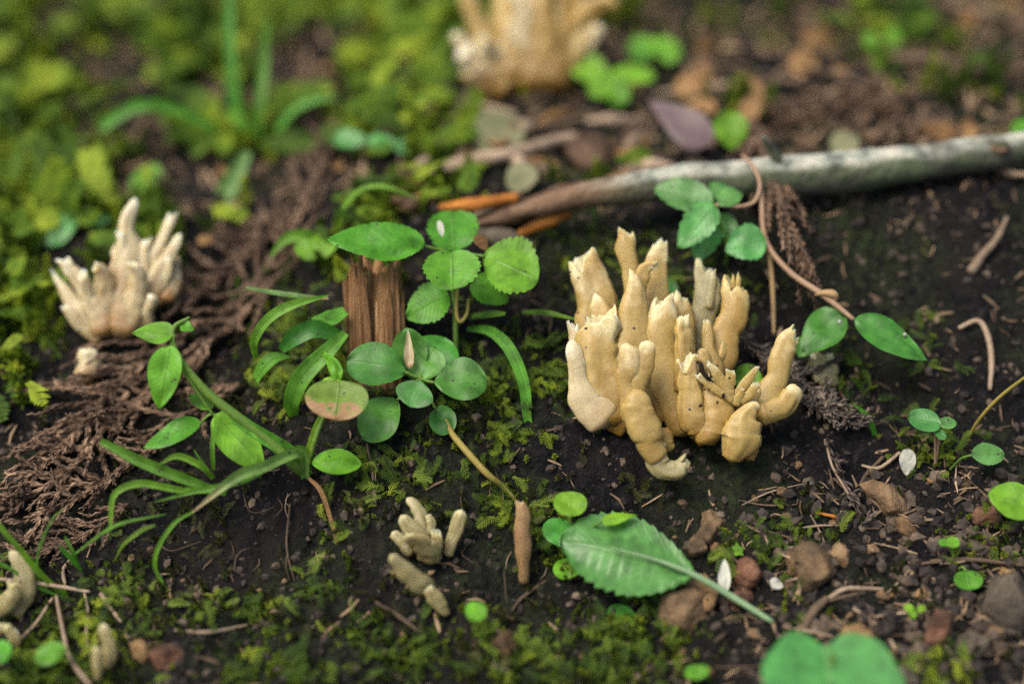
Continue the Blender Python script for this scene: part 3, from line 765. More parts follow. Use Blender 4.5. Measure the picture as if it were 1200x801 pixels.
# the cluster behind at the upper left
base = G(140, 390); d0 = gdepth(140, 390) - .4
F = thing('coral_fungus', 'whitish blurred coral fungus with finger-like branches beside the dead conifer sprays', 'fungus', base)
for k, (pts, dt, tip) in enumerate([
 ([(140, 388, 22), (148, 345, 24), (152, 300, 22), (148, 270, 13), (152, 245, 10), (156, 232, 8)], .5, 'round'),
 ([(165, 350, 14), (172, 315, 12), (186, 290, 9), (198, 265, 8), (204, 250, 7)], .6, 'round'),
 ([(175, 350, 14), (190, 315, 12), (203, 290, 9), (214, 274, 6)], .3, 'round'),
 ([(130, 385, 20), (112, 355, 17), (90, 325, 13), (72, 302, 9)], -.2, 'round'),
 ([(120, 388, 14), (92, 362, 12), (72, 335, 9), (58, 315, 5)], .3, 'point'),
 ([(118, 394, 12), (95, 380, 9), (76, 358, 6)], -.3, 'point'),
 ([(130, 370, 16), (126, 340, 14), (121, 318, 11), (112, 312, 8)], -.6, 'rag'),
 ([(150, 330, 12), (140, 305, 9), (134, 288, 6)], .4, 'round'),
 ([(195, 350, 9), (204, 325, 8), (208, 300, 5)], .6, 'round'),
 ([(150, 385, 18), (158, 350, 16), (160, 320, 12), (155, 308, 7)], -.7, 'rag'),
 ([(168, 385, 9), (172, 365, 9), (180, 345, 8)], -.5, 'round'), ([(120, 380, 12), (105, 345, 9), (95, 320, 7)], -.5, 'round'), ([(185, 345, 8), (196, 318, 7), (196, 300, 5)], 0, 'round'), ([(140, 350, 12), (136, 318, 9), (144, 290, 7), (140, 272, 5)], 0, 'rag'), ([(165, 330, 10), (170, 300, 8), (172, 280, 6)], .2, 'rag')]):
    club(F, [(x, y, w_ * (.82 if j < 2 else .72)) for j, (x, y, w_) in enumerate(pts)], d0, dt, 'rag' if k % 2 else tip, .7, FUNGUS_PALE, seed=400 + k, wr=.14)
base = G(105, 440); d0 = gdepth(105, 440) - .2
club(thing('fungus_bud', 'short pale fungus knob poking out of brown sprays below the whitish coral fungus', 'fungus', base), [(103, 446, 12), (104, 428, 14), (106, 408, 10)], d0, .1, 'round', .8, FUNGUS_PALE, seed=431)

# the big one far behind
base = G(620, 96); d0 = gdepth(620, 96) - .8
F = thing('coral_fungus', 'tall ochre coral fungus far behind above the litter with a spreading crown', 'fungus', base)
for k, (pts, dt, tip, m) in enumerate([
 ([(600, 98, 22), (580, 75, 18), (565, 45, 12), (555, 10, 10), (540, -30, 9)], -.4, 'round', FUNGUS),
 ([(600, 90, 24), (598, 50, 22), (596, 0, 18), (590, -50, 13)], .5, 'rag', FUNGUS),
 ([(625, 100, 22), (630, 50, 24), (632, 0, 22), (630, -60, 14)], -.2, 'rag', FUNGUS_GOLD),
 ([(645, 98, 20), (655, 50, 22), (662, 0, 20), (668, -50, 12)], .3, 'rag', FUNGUS_GOLD),
 ([(650, 90, 16), (672, 55, 16), (685, 25, 12), (690, 0, 10)], -.1, 'round', FUNGUS),
 ([(660, 60, 10), (680, 25, 12), (705, 3, 9), (722, 8, 7)], -.4, 'round', FUNGUS_GOLD),
 ([(665, 70, 9), (688, 52, 9), (702, 30, 8)], -.3, 'round', FUNGUS_PALE),
 ([(580, 92, 18), (555, 72, 16), (538, 58, 12)], -.5, 'round', FUNGUS_PALE),
 ([(570, 90, 16), (550, 60, 10), (530, 40, 8)], -.3, 'round', FUNGUS_PALE),
 ([(580, 80, 14), (572, 60, 13), (562, 50, 10)], -.8, 'rag', FUNGUS_PALE),
 ([(610, 80, 14), (612, 40, 14), (612, -5, 10)], -.6, 'rag', FUNGUS_PALE)]):
    club(F, pts, d0, dt, tip, .8, m, seed=500 + k, wr=.12)

# the small clusters on the lower bank
def small_cluster(label, clubs, bpx, m, off=.25, name='club_fungus', group=None):
    base = G(*bpx); d = gdepth(*bpx) - off
    f = thing(name, label, 'fungus', base, group)
    for k, (pts, dt, tip) in enumerate(clubs):
        club(f, [(x, y, w_ * .86) for x, y, w_ in pts], d, dt, tip, .55, m, seed=600 + k * 3 + int(bpx[0]), n=26, seg=20, wr=.17)
small_cluster('bunch of small stubby cream clubs on the dark bank below the rosette', [
 ([(498, 655, 9), (492, 632, 11), (482, 620, 11), (470, 604, 6)], -.1, 'round'),
 ([(500, 640, 8), (496, 615, 10), (489, 597, 9), (476, 583, 5)], .3, 'round'),
 ([(482, 648, 7), (472, 637, 8), (458, 623, 6)], .1, 'round'),
 ([(505, 658, 9), (504, 645, 14), (492, 634, 13), (475, 628, 9)], -.5, 'round'),
 ([(512, 655, 7), (512, 635, 8), (510, 622, 7)], -.2, 'rag'),
 ([(504, 625, 6), (506, 612, 6), (502, 602, 4)], .1, 'round')], (500, 656), FUNGUS_GREY)
small_cluster('slanting pale club with a lower lobe just under the stubby cream bunch', [
 ([(506, 692, 9), (496, 685, 13), (480, 672, 12), (466, 659, 9), (457, 650, 6)], -.6, 'round'),
 ([(524, 720, 4), (516, 707, 9), (508, 695, 9), (502, 686, 6)], -.2, 'round'),
 ([(470, 672, 3), (463, 671, 3), (456, 669, 1.5)], -.3, 'point')], (514, 708), FUNGUS_GREY)
small_cluster('lone slender tan club beside the stubby cream bunch', [([(528, 650, 6), (532, 628, 9), (537, 610, 9), (541, 597, 6)], -.1, 'round')], (528, 650), FUNGUS_GREY)
small_cluster('upright brown withered club fungus with moss around its head', [([(616, 682, 6), (614, 655, 10), (611, 625, 11.5), (612, 603, 9), (607, 588, 5)], -.3, 'rag')], (614, 672), FUNGUS_BROWN)
small_cluster('tall curved pale club with a toothed lobe in the mossy lower corner', [
 ([(15, 716, 13), (28, 698, 13), (28, 672, 13), (20, 655, 10), (12, 645, 6)], .1, 'round'),
 ([(-8, 718, 12), (8, 708, 13), (18, 695, 11), (14, 682, 5)], -.4, 'rag')], (8, 722), FUNGUS_GREY)
small_cluster('leaning pale club in the moss below the toothed lobe', [([(22, 756, 5), (18, 748, 8), (11, 738, 7), (6, 731, 4)], -.1, 'round'), ([(-4, 742, 5), (0, 735, 6), (2, 730, 4)], 0, 'round')], (20, 756), FUNGUS_GREY)
small_cluster('taller of two bean-shaped tan clubs standing side by side in moss', [([(128, 782, 6), (128, 765, 9), (125, 745, 8), (121, 730, 5)], -.1, 'round')], (128, 780), FUNGUS_GREY)
small_cluster('shorter of two bean-shaped tan clubs standing side by side in moss', [([(114, 796, 4), (114, 780, 8), (113, 766, 7.5), (112, 757, 4)], -.1, 'round')], (114, 794), FUNGUS_GREY)
small_cluster('blurred pale fungus bits behind the leaf beside the big coral fungus', [([(965, 450, 12), (962, 430, 14), (950, 415, 13)], .3, 'rag'), ([(975, 450, 8), (972, 430, 9), (970, 415, 6)], .2, 'rag')], (968, 452), FUNGUS_GREY)

# ------------------------------------------------------------------ green plants
def stem(parent, pts, r, m=STEM, name='stem', seg=8, origin=None):
    return tube(MB(), np.asarray(pts), r, seg=seg, n=max(10, 6 * len(pts))).build(name, m, parent, origin)
def leaf_part(parent, m, *a, name='leaf', **kw):
    mb = MB(); leaf(mb, *a, **kw); return mb.build(name, m, parent)

# toothed seedling
base = G(536, 430); d = gdepth(536, 430) - .35
t = thing('seedling', 'bright green seedling with four toothed leaves growing beside the rotten stump', 'plant', base)
stem(t, [base, P(534, 395, d), P(533, 360, d - .1), P(530, 330, d - .1), P(528, 296, d)], [.075, .07, .065, .06, .05])
for args, kw in [(((497, 288), (386, 280), 47, d - .3), dict(kr=.25, ku=.8, serr=15, amp=.05, shape='ovate', fold=.1, curl=.05)),
                 (((533, 293), (527, 243), 66, d + .1), dict(ku=.8, serr=9, amp=.13, shape='round', fold=.16, curl=.03)),
                 (((529, 294), (531, 338), 70, d - .4), dict(ku=.75, serr=9, amp=.12, shape='round', fold=.16, curl=.1)),
                 (((566, 300), (630, 326), 74, d - .3), dict(kr=-.1, ku=.85, serr=11, amp=.11, shape='obovate', fold=.2, curl=.08)),
                 (((526, 345), (476, 368), 50, d - .1), dict(ku=.5, serr=9, amp=.1, shape='ovate', fold=.14, curl=.15)),
                 (((552, 330), (596, 350), 40, d + .35), dict(ku=.5, serr=8, amp=.1, shape='ovate'))]:
    leaf_part(t, LEAF_BRIGHT, *args, **kw)
stem(t, [P(528, 296, d), P(512, 292, d - .15), P(497, 288, d - .3)], [.05, .045, .04], name='petiole')
stem(t, [P(530, 300, d), P(548, 298, d - .15), P(567, 300, d - .3)], [.05, .045, .04], name='petiole')
stem(t, [P(536, 338, d - .2), P(535, 365, d - .25), P(539, 377, d - .25), P(547, 368, d - .2), P(549, 350, d - .1)], [.05, .05, .05, .05, .04], m=STEM_YEL, name='petiole')
leaf_part(t, LITTER_TAN, (556, 276), (572, 292), 14, d - .15, ku=.2, shape='ovate', fold=.6, curl=.3, name='withered_leaf')
leaf_part(t, FLAKE, (514, 258), (519, 276), 8, d - .05, ku=.8, shape='oval', name='white_spot', wave=.01)

# round leaved rosette
base = G(497, 470); d = gdepth(497, 470) - .8
t = thing('rosette_plant', 'rosette of smooth rounded green leaves in front of the rotten stump', 'plant', base)
R0 = (492, 440)
stem(t, [base, P(496, 455, d + .2), P(492, 440, d)], [.09, .09, .07])
for args, kw in [(((476, 436), (407, 417), 53, d - .1), dict(kr=.2, ku=.55, shape='obovate')),
                 (((508, 448), (571, 441), 50, d - .3), dict(kr=-.1, ku=.7, shape='obovate', fold=.12)),
                 (((486, 445), (476, 385), 42, d + .3), dict(ku=-.2, shape='obovate')),
                 (((498, 442), (520, 392), 56, d + .35), dict(ku=.4, shape='obovate')),
                 (((492, 446), (507, 404), 44, d - .05), dict(ku=.3, shape='obovate')),
                 (((492, 446), (482, 474), 46, d - .4), dict(ku=.75, shape='obovate')),
                 (((466, 468), (428, 508), 50, d + .1), dict(ku=.7, kr=.2, shape='obovate')),
                 (((510, 478), (528, 505), 32, d + .05), dict(ku=.6, shape='round'))][:]:
    leaf_part(t, LEAF_DEEP, *args, **{**dict(fold=.1, curl=.12, serr=0), **kw})
for q in [(476, 436), (508, 448), (466, 468), (510, 478)]:
    stem(t, [P(492, 443, d), P((q[0] + 492) / 2, (q[1] + 440) / 2 + 2, d - .05), P(*q, d - .1)], [.05, .045, .04], name='petiole')
leaf_part(t, FUNGUS_PALE, (480, 432), (478, 385), 12, d - .1, ku=-.1, shape='lance', fold=.6, name='bud_sheath')

# yellow runner to the moss
base = G(606, 588)
single(tube(MB(), [G(522, 492, .5), P(530, 508, gdepth(530, 508) - .5), P(548, 530, gdepth(548, 530) - .55), P(572, 556, gdepth(572, 556) - .5), G(590, 570, .25), base], [.075, .08, .09, .085, .06, .04], seg=9, n=30, rough=.12), 'runner', STEM_YEL, 'yellow runner stem slanting from the rosette down to the brown withered club', 'stem', base)

# grass blades around the middle
def grass_thing(label, blades, bpx, m=GRASS, name='grass_tuft', group=None, extra=None):
    base = G(*bpx)
    t = thing(name, label, 'grass', base, group)
    for pts, w, *kw in blades:
        kw = dict(kw[0]) if kw else {}
        mm = kw.pop('m', m)
        b = MB(); blade(b, pxpath(pts), w, **kw); b.build('blade', mm, t)
    return t
d = gdepth(560, 400)
grass_thing('dark glossy grass blade bending down between the rosette and the big fungus', [
 ([(548, 385, d - .2), (575, 388, d - .8), (598, 410, d - 1.3), (614, 450, d - 1.5), (618, 490, d - 1.5), (627, 526, d - 1.4)], [.10, .26, .32, .30, .22, .02], {'hint': -FWD, 'fold': .5}),
 ([(552, 372, d), (575, 369, d - .5), (592, 368, d - .8)], [.2, .26, .1], {'m': GRASS_LIME}),
 ([(612, 366, d - .5), (640, 367, d - .8), (674, 374, d - .9)], [.12, .18, .05], {'m': GRASS_LIME})], (550, 400))
d = gdepth(360, 470)
grass_thing('arching grass blades in moss between the brown sprays and the stump', [
 ([(300, 420, d - .3), (298, 400, d - .8), (312, 376, d - 1), (340, 358, d - 1), (385, 346, d - .8)], [.12, .22, .26, .24, .05], {'hint': -FWD}),
 ([(345, 490, d), (342, 470, d - .5), (355, 440, d - .7), (385, 410, d - .6), (405, 390, d - .3)], [.2, .42, .5, .4, .2], {'hint': -FWD}),
 ([(400, 395, d - .2), (370, 385, d - .5), (345, 395, d - .5), (330, 410, d - .3)], [.3, .45, .45, .2], {'hint': -FWD, 'm': LEAF_DEEP}),
 ([(288, 337, d + .6), (320, 343, d + .2), (350, 347, d), (385, 350, d)], [.08, .15, .15, .05], {'m': LEAF_TANTIP}),
 ([(300, 445, d - .3), (310, 430, d - .5), (322, 420, d - .5), (340, 418, d - .3)], [.3, .4, .35, .05], {}),
 ([(405, 365, d), (385, 375, d - .2), (365, 374, d - .3)], [.3, .5, .1], {})], (350, 480))
d = gdepth(400, 300)
grass_thing('thin lime blades curving over the moss behind the toothed seedling', [
 ([(396, 275, d - .2), (402, 245, d - .6), (425, 222, d - .8), (455, 220, d - .9), (492, 234, d - 1)], [.1, .14, .16, .14, .02], {}),
 ([(385, 290, d - .2), (360, 275, d - .5), (335, 280, d - .6), (316, 302, d - .7)], [.12, .26, .28, .05], {'hint': -FWD})], (395, 290), GRASS_LIME)

# tufted herb at left: long stems with lance leaves and folded blades
base = G(358, 556); d = gdepth(358, 556) - .45
t = thing('grass_tuft', 'grass tuft with long folded arching blades hanging over the bank', 'grass', base)
def bl(pts, w, m=GRASS, **kw):
    b = MB(); blade(b, pxpath([(x, y, d + q) for x, y, q in pts]), w, **kw); b.build('blade', m, t)
bl([(358, 560, .2), (352, 530, -.2), (310, 546, -.8), (275, 560, -1.1), (225, 600, -1.3)], [.2, .26, .28, .26, .03], LEAF_TANTIP, hint=-FWD, fold=.6)
bl([(360, 558, .2), (356, 526, 0), (330, 535, -.4), (285, 562, -.9), (230, 575, -1.0), (180, 588, -1.0)], [.16, .18, .2, .18, .12, .02], hint=-FWD)
bl([(228, 598, -1.2), (205, 612, -1.2), (186, 640, -1.2), (182, 665, -1.1), (196, 690, -1.0)], [.06, .10, .11, .1, .03], GRASS_LIME, hint=-FWD)
bl([(262, 574, -.6), (215, 574, -.9), (165, 566, -1.1), (135, 578, -1.2), (130, 605, -1.2), (129, 632, -1.1)], [.1, .16, .18, .15, .1, .02], GRASS_LIME, hint=-FWD)
bl([(265, 578, -.5), (215, 560, -.7), (165, 540, -.8), (118, 516, -.8)], [.14, .26, .28, .16], GRASS, hint=-FWD, fold=.5)
bl([(250, 560, -.4), (235, 545, -.7), (208, 534, -.8), (186, 544, -.9)], [.12, .16, .16, .03], GRASS_LIME, hint=-FWD)
bl([(250, 550, -.3), (249, 525, -.5), (250, 500, -.4)], [.1, .12, .08], GRASS_LIME, hint=-FWD)
bl([(248, 555, -.3), (236, 540, -.4), (227, 526, -.4)], [.05, .07, .03], GRASS, hint=-FWD)
bl([(358, 556, .2), (364, 520, 0), (376, 490, -.1), (386, 482, -.1)], [.14, .17, .17, .1], GRASS_LIME, hint=-FWD)
bl([(360, 556, .2), (340, 530, -.1), (300, 505, -.3), (262, 478, -.3)], [.3, .38, .35, .2], GRASS, hint=-FWD, fold=.5)
bl([(362, 560, 0), (376, 575, -.2), (388, 610, -.3), (398, 650, -.2), (400, 700, .0)], [.08, .12, .1, .1, .02], LITTER_TAN, hint=-FWD)
stem(t, [base, P(345, 545, d), P(312, 514, d - .2), P(250, 466, d - .4), P(222, 436, d - .5), P(205, 410, d - .5), P(203, 385, d - .4), P(222, 372, d - .2)], [.12, .14, .14, .12, .10, .08, .07, .04], m=STEM)
base = G(205, 470); base2 = base
t2 = thing('herb', 'slender herb with pointed lance leaves spread over the dead brown sprays', 'plant', P(306, 560, gdepth(306, 560)))
dd = d - .5
for args, kw in [(((204, 392), (152, 385), 26, dd), dict(shape='lance', ku=.9)), (((200, 404), (188, 474), 40, dd - .1), dict(shape='ovate', ku=.3, curl=.25)),
                 (((236, 494), (172, 519), 26, dd + .2), dict(shape='ovate', ku=.9)), (((252, 486), (311, 547), 44, dd + .1), dict(shape='ovate', ku=.4, kr=.2)),
                 (((258, 484), (290, 520), 22, dd + .4), dict(shape='ovate', ku=.4)), (((250, 478), (218, 461), 18, dd + .3), dict(shape='ovate', ku=.6)),
                 (((212, 380), (228, 386), 14, dd + .2), dict(shape='lance', ku=.6))]:
    leaf_part(t2, LEAF_BRIGHT, *args, **{**dict(fold=.18, curl=.12), **kw})
stem(t2, [P(306, 560, gdepth(306, 560)), P(285, 525, dd + .4), P(262, 495, dd + .2), P(248, 485, dd + .2), P(236, 494, dd + .2)], [.05, .05, .045, .04, .03])
stem(t2, [P(250, 486, dd + .2), P(225, 450, dd), P(204, 415, dd - .05), P(204, 392, dd)], [.045, .04, .04, .03])
# leaf pair at the right of the tuft
base = G(362, 556)
t = thing('seedling', 'young plant with one small oval leaf and a gnawed yellowing leaf above it', 'plant', base)
d = gdepth(362, 556) - .6
stem(t, [base, P(368, 520, d), P(378, 492, d), P(392, 472, d)], [.06, .06, .055, .04])
leaf_part(t, LEAF_EATEN, (398, 446), (395, 488), 74, d - .1, ku=.75, shape='round', fold=.12, curl=.1, wave=.06)
leaf_part(t, LEAF_LIME, (398, 448), (372, 408), 16, d, ku=.3, shape='lance', wave=.1, bend=-.1)
leaf_part(t, LEAF_LIME, (365, 541), (423, 538), 28, d - .2, ku=.8, shape='oval', fold=.1)
leaf_part(t, LEAF_LIME, (400, 450), (376, 444), 12, d - .05, ku=.8, shape='oval')

# trailing stem with glossy leaves at the right of the big fungus
base = G(905, 392)
d = gdepth(905, 330) - .8
t = thing('trailing_vine', 'trailing vine with pinkish stem and two glossy pointed leaves over the dark bank', 'plant', base)
stem(t, [P(870, 182, d + 1.2), P(886, 200, d + .8), P(892, 225, d + .5), P(897, 280, d), P(925, 318, d - .5), P(965, 346, d - .9), P(1000, 374, d - 1.2)], [.05, .06, .065, .07, .08, .085, .06], m=STEM_PINK)
stem(t, [P(897, 280, d), P(903, 310, d), P(906, 350, d), P(907, 392, gdepth(907, 392))], [.06, .065, .06, .045], m=STEM_TAN)
for args, kw in [(((988, 366), (936, 410), 42, d - 1.0), dict(shape='ovate', ku=.7, kr=-.2)), (((1001, 374), (1083, 419), 40, d - 1.3), dict(shape='ovate', ku=.7, kr=.1)),
                 (((946, 396), (936, 418), 26, d - .7), dict(shape='ovate', ku=.3))]:
    leaf_part(t, LEAF_DEEP, *args, **{**dict(fold=.2, curl=.08), **kw})
m = MB(); tube(m, pxpath([(955, 345, d - .8), (968, 343, d - 1.0), (978, 346, d - 1.0), (976, 355, d - .95)], ), [.03, .1, .12, .05], seg=9, rough=.3); m.build('bud', STEM_TAN, t)
for k, (x, y) in enumerate([(1052, 395), (1060, 392), (984, 377)]):
    m = MB(); rock(m, P(x, y, d - 1.42), .045, 70 + k, sub=2, planes=3, rough=0); m.build('drop_glint', FLAKE, t)  # opaque white lumps: the highlights of water drops, painted as colour

base = G(850, 310); d = gdepth(850, 300) - .9
t = thing('bramble_shoot', 'shoot with soft green lobed leaves hanging below the white branch', 'plant', base)
stem(t, [base, P(852, 290, d + .3), P(845, 262, d + .1), P(838, 240, d)], [.06, .06, .05, .04])
stem(t, [P(838, 240, d), P(866, 242, d), P(885, 235, d + .1), P(890, 212, d + .3), P(875, 185, d + .7)], [.04, .045, .05, .05, .04], m=STEM_PINK)
for args, kw in [(((836, 240), (768, 214), 44, d), dict(ku=.6)), (((838, 240), (794, 288), 42, d - .2), dict(ku=.4)), (((840, 238), (872, 222), 26, d), dict(ku=.8)),
                 (((897, 280), (850, 292), 46, d - .3), dict(ku=.4)), (((838, 250), (815, 305), 40, d + .3), dict(ku=.3)), (((835, 230), (850, 212), 24, d + .3), dict(ku=.5)),
                 (((845, 250), (858, 282), 26, d + .4), dict(ku=.4)), (((780, 345), (792, 322), 24, d + .6), dict(ku=.3))]:
    leaf_part(t, LEAF_BLUE, *args, **{**dict(fold=.2, curl=.12, shape='ovate', serr=7, amp=.12), **kw})
leafd = gdepth(885, 448) - .4
single((lambda m: (leaf(m, (862, 432), (893, 458), 32, leafd, ku=.7, shape='ovate', fold=.2), m)[1])(MB()), 'fresh_leaf', LEAF_LIME, 'pale green leaf lying behind the torn strips of the big fungus', 'leaf', G(885, 448))

# ------------------------------------------------------------------ single leaves and clover-like seedlings
base = G(905, 728); d = gdepth(720, 655) - 1.1
t = thing('toothed_leaf', 'large bluish green leaf with spiny teeth and a long pale stalk on the soil', 'leaf', base)
leaf_part(t, LEAF_BLUE, (815, 673), (658, 628), 92, d, ku=.75, kr=.1, shape='obovate', serr=13, amp=.12, fold=.12, curl=.05, nu=60, nv=13, wave=.045)
stem(t, [P(715, 641, d + .03), P(770, 656, d - .02), P(815, 674, d - .1), P(860, 700, d - .1), P(905, 728, gdepth(905, 728) - .1)], [.012, .045, .08, .085, .07], m=m_noise('pale_stalk', [(0.17, 0.27, 0.13), (0.22, 0.33, 0.17)], 150, .5, .0002))
base = G(975, 800); d = gdepth(975, 800) - 2.0
t = thing('notched_leaf', 'large heart-notched green leaf out of focus close to the lens', 'leaf', base)
g = MB()
nr, na = 12, 72
th = np.arange(na) / na * 2 * np.pi
rad = 1 - .34 * np.exp(-((np.mod(th - math.pi / 2 + math.pi, 2 * math.pi) - math.pi) / .30) ** 2) + .02 * np.cos(9 * th)
rr_ = np.linspace(0.02, 1, nr)[:, None]
X = rr_ * rad[None] * np.cos(th)[None] * 83 * K * d; Y = rr_ * rad[None] * np.sin(th)[None] * 66 * K * d
nn_ = nrm(-FWD + .8 * UP)
off = .10 * np.abs(X) + .04 * vnoise(np.stack([X * 1.2, Y * 1.2, X * 0], -1), 4)
v = P(975, 806, d) + X[..., None] * RIGHT + Y[..., None] * UP + (.8 * Y)[..., None] * FWD + off[..., None] * nn_
q_ = np.arange(nr - 1)[:, None] * na + np.arange(na)[None]; q2 = np.arange(nr - 1)[:, None] * na + (np.arange(na)[None] + 1) % na
g.add(v.reshape(-1, 3), np.stack([q_, q2, q2 + na, q_ + na], -1).reshape(-1, 4), np.stack([np.zeros(na - 2, int), np.arange(1, na - 1), np.arange(2, na)], -1), np.stack([.5 + .5 * Y / np.abs(Y).max(), X / np.abs(X).max(), X * 0 + .5], -1).reshape(-1, 3))
g.build('leaf', LEAF_BLUE, t)
stem(t, [base, P(975, 790, d + .6), P(976, 766, d + .35)], [.06, .06, .05])

def seedling(label, leaves, root, m=LEAF_LIME, lift=.5, group=None, r=.035, stemm=STEM):
    base = G(*root)
    t = thing('seedling', label, 'plant', base, group)
    for b, tp, w, *kw in leaves:
        kw = dict(kw[0]) if kw else {}
        lf = kw.pop('lift', lift)
        dq = gdepth(*root) - lf
        lo = leaf_part(t, kw.pop('m', m), b, tp, w, dq, **{**dict(ku=.8, shape='round', fold=.1, curl=.05, nu=18, nv=9), **kw})
        mid = (base + P(b[0], b[1], dq)) / 2 + np.array([0, 0, .1])
        stem(lo, [base, mid, P(b[0], b[1], dq)], [r, r, r * .8], m=stemm, name='petiole', seg=6, origin=base)
seedling('clover-like seedling with round leaves tucked behind the large toothed leaf', [((668, 605), (669, 577), 40), ((655, 640), (662, 610), 46, {'m': LEAF_DEEP}), ((668, 678), (662, 655), 34), ((705, 611), (748, 602), 14, {'shape': 'lance'})], (672, 640), lift=.7)
seedling('single round lime leaflet on a thin stalk above feathery moss', [((557, 727), (558, 706), 26)], (568, 758), lift=.6)
seedling('small round leaf with a pale rim above the fern-like moss mound', [((727, 738), (728, 710), 34)], (742, 722), m=LEAF_DEEP, lift=.4)
seedling('oval bright leaf on bent stalk in the mossy corner by pale roots', [((78, 760), (41, 769), 25, {'shape': 'oval'})], (100, 790), m=LEAF_BRIGHT)
seedling('small round leaf under the leaning pale club', [((12, 768), (-12, 760), 24)], (25, 785), m=LEAF_BRIGHT)
seedling('seedling with paired round leaves and dark thin stalks by the white flake', [((1103, 497), (1066, 488), 26), ((1100, 497), (1122, 494), 14, {'shape': 'oval'}), ((1095, 503), (1107, 513), 12, {'shape': 'oval'})], (1096, 545), m=LEAF_BLUE, lift=.7, stemm=STEM_PINK)
seedling('single oval leaf on a slanting stalk right of the paired round leaves', [((1138, 533), (1179, 530), 25, {'shape': 'oval'})], (1113, 550), m=LEAF_BLUE)
seedling('pointed pale leaf rising from soil between reddish and ochre pebbles', [((1212, 595), (1162, 578), 44, {'shape': 'ovate'})], (1205, 610), m=LEAF_LIME, lift=.8)
seedling('tiny twin leaflets in the gravel above the larger round leaflet', [((1108, 636), (1126, 634), 12, {'shape': 'oval'}), ((1112, 636), (1100, 635), 8)], (1118, 655), m=LEAF_BRIGHT, lift=.3)
seedling('small round leaflet lying on dark gravel by thin roots', [((1132, 668), (1133, 688), 34)], (1122, 668), m=LEAF_BRIGHT, lift=.3)
seedling('rounded leaf at the very front beside the fern-like moss', [((818, 796), (816, 780), 30)], (835, 798), m=LEAF_BRIGHT, lift=.5)
seedling('tiny star-shaped seedling on olive moss by the reddish stone', [((865, 645), (858, 640), 6, {'shape': 'lance'}), ((865, 645), (873, 641), 6, {'shape': 'lance'}), ((865, 645), (864, 635), 6, {'shape': 'lance'}), ((865, 645), (860, 650), 6, {'shape': 'lance'}), ((865, 645), (871, 650), 6, {'shape': 'lance'})], (866, 652), m=LEAF_LIME, lift=.15, r=.015)
seedling('lime sprout with fringed leaflets on the lower right soil', [((1072, 715), (1060, 710), 9), ((1072, 715), (1066, 722), 9), ((1075, 715), (1085, 711), 8)], (1074, 722), m=LEAF_LIME, lift=.15, r=.015)
base = G(1135, 512)
d = gdepth(1135, 512)
single(tube(MB(), [base, P(1150, 488, d - .6), P(1175, 462, d - 1.2), P(1215, 432, d - 2)], [.045, .05, .05, .04], seg=8), 'grass_stalk', STEM_YEL, 'bare straight stalk rising from the paired round leaves toward the edge', 'stem', base)
d = gdepth(1020, 500)
single(blade(MB(), pxpath([(1028, 520, d - .1), (1018, 490, d - .4), (1000, 473, d - .6)]), [.1, .14, .05], hint=-FWD), 'young_grass', GRASS, 'short bent grass blade right of the dark conifer spray', 'grass', G(1028, 520))

# lower left grasses
d = gdepth(95, 680) - .6
grass_thing('thin green blades rising through pale roots in the mossy corner', [
 ([(85, 700, d + .5), (55, 680, d), (20, 640, d - .6), (-15, 600, d - 1)], [.12, .15, .14, .1], {'m': GRASS_LIME}),
 ([(85, 702, d + .5), (50, 690, d + .1), (10, 665, d - .3), (-10, 655, d - .4)], [.06, .08, .08, .06]),
 ([(62, 698, d + .5), (46, 680, d), (44, 650, d - .1), (60, 610, d - .1), (75, 595, d)], [.05, .06, .06, .05, .02]),
 ([(95, 668, d + .6), (84, 655, d + .2), (70, 640, d)], [.1, .14, .1], {'m': GRASS}),
 ([(92, 662, d + .6), (86, 648, d + .3), (76, 628, d + .2)], [.08, .1, .05], {'m': GRASS}),
 ([(84, 652, d + .4), (110, 632, d), (140, 614, d - .2), (195, 602, d - .2)], [.06, .09, .1, .02], {'m': GRASS}),
 ([(135, 655, d + .3), (145, 638, d), (165, 622, d), (182, 615, d)], [.03, .1, .13, .08], {'m': GRASS_LIME})], (90, 690))

# background grass and leaves
d = gdepth(295, 170) - .6
grass_thing('blurred upright grass tuft in the bright moss behind', [
 ([(290, 172, d), (275, 120, d - .3), (270, 60, d - .3), (268, -20, d)], [.35, .38, .35, .25], {'hint': -FWD}),
 ([(300, 172, d), (305, 120, d - .3), (310, 70, d), (312, 20, d)], [.3, .32, .28, .1], {'hint': -FWD}),
 ([(285, 175, d), (250, 150, d - .6), (205, 128, d - 1), (160, 125, d - 1.2), (118, 150, d - 1.4)], [.2, .3, .34, .4, .3], {'hint': -FWD}),
 ([(312, 172, d), (340, 135, d - .3), (365, 120, d - .4), (395, 115, d - .5)], [.2, .28, .28, .1], {}),
 ([(318, 175, d), (345, 172, d - .4), (365, 180, d - .5)], [.25, .35, .2], {}),
 ([(295, 170, d), (288, 150, d - .5), (270, 130, d - .6)], [.3, .4, .3], {'hint': -FWD})], (298, 178), GRASS)
d = gdepth(265, 225) - .4
t = thing('dying_blade', 'broad fading grass blade with tan ends lying below the grass tuft', 'grass', G(265, 225))
b = MB(); blade(b, pxpath([(290, 178, d), (276, 205, d - .1), (262, 230, d - .2), (246, 256, d - .3)]), [.3, .55, .55, .3], hint=-FWD); b.build('blade', LEAF_TANTIP, t)
def bgplant(label, leaves, root, m=LEAF_BLUE, lift=.8, shape='oval', ku=.6, group=None):
    seedling(label, [(b, tp, w, {'shape': shape, 'ku': ku}) for b, tp, w in leaves], root, m, lift, group, r=.06)
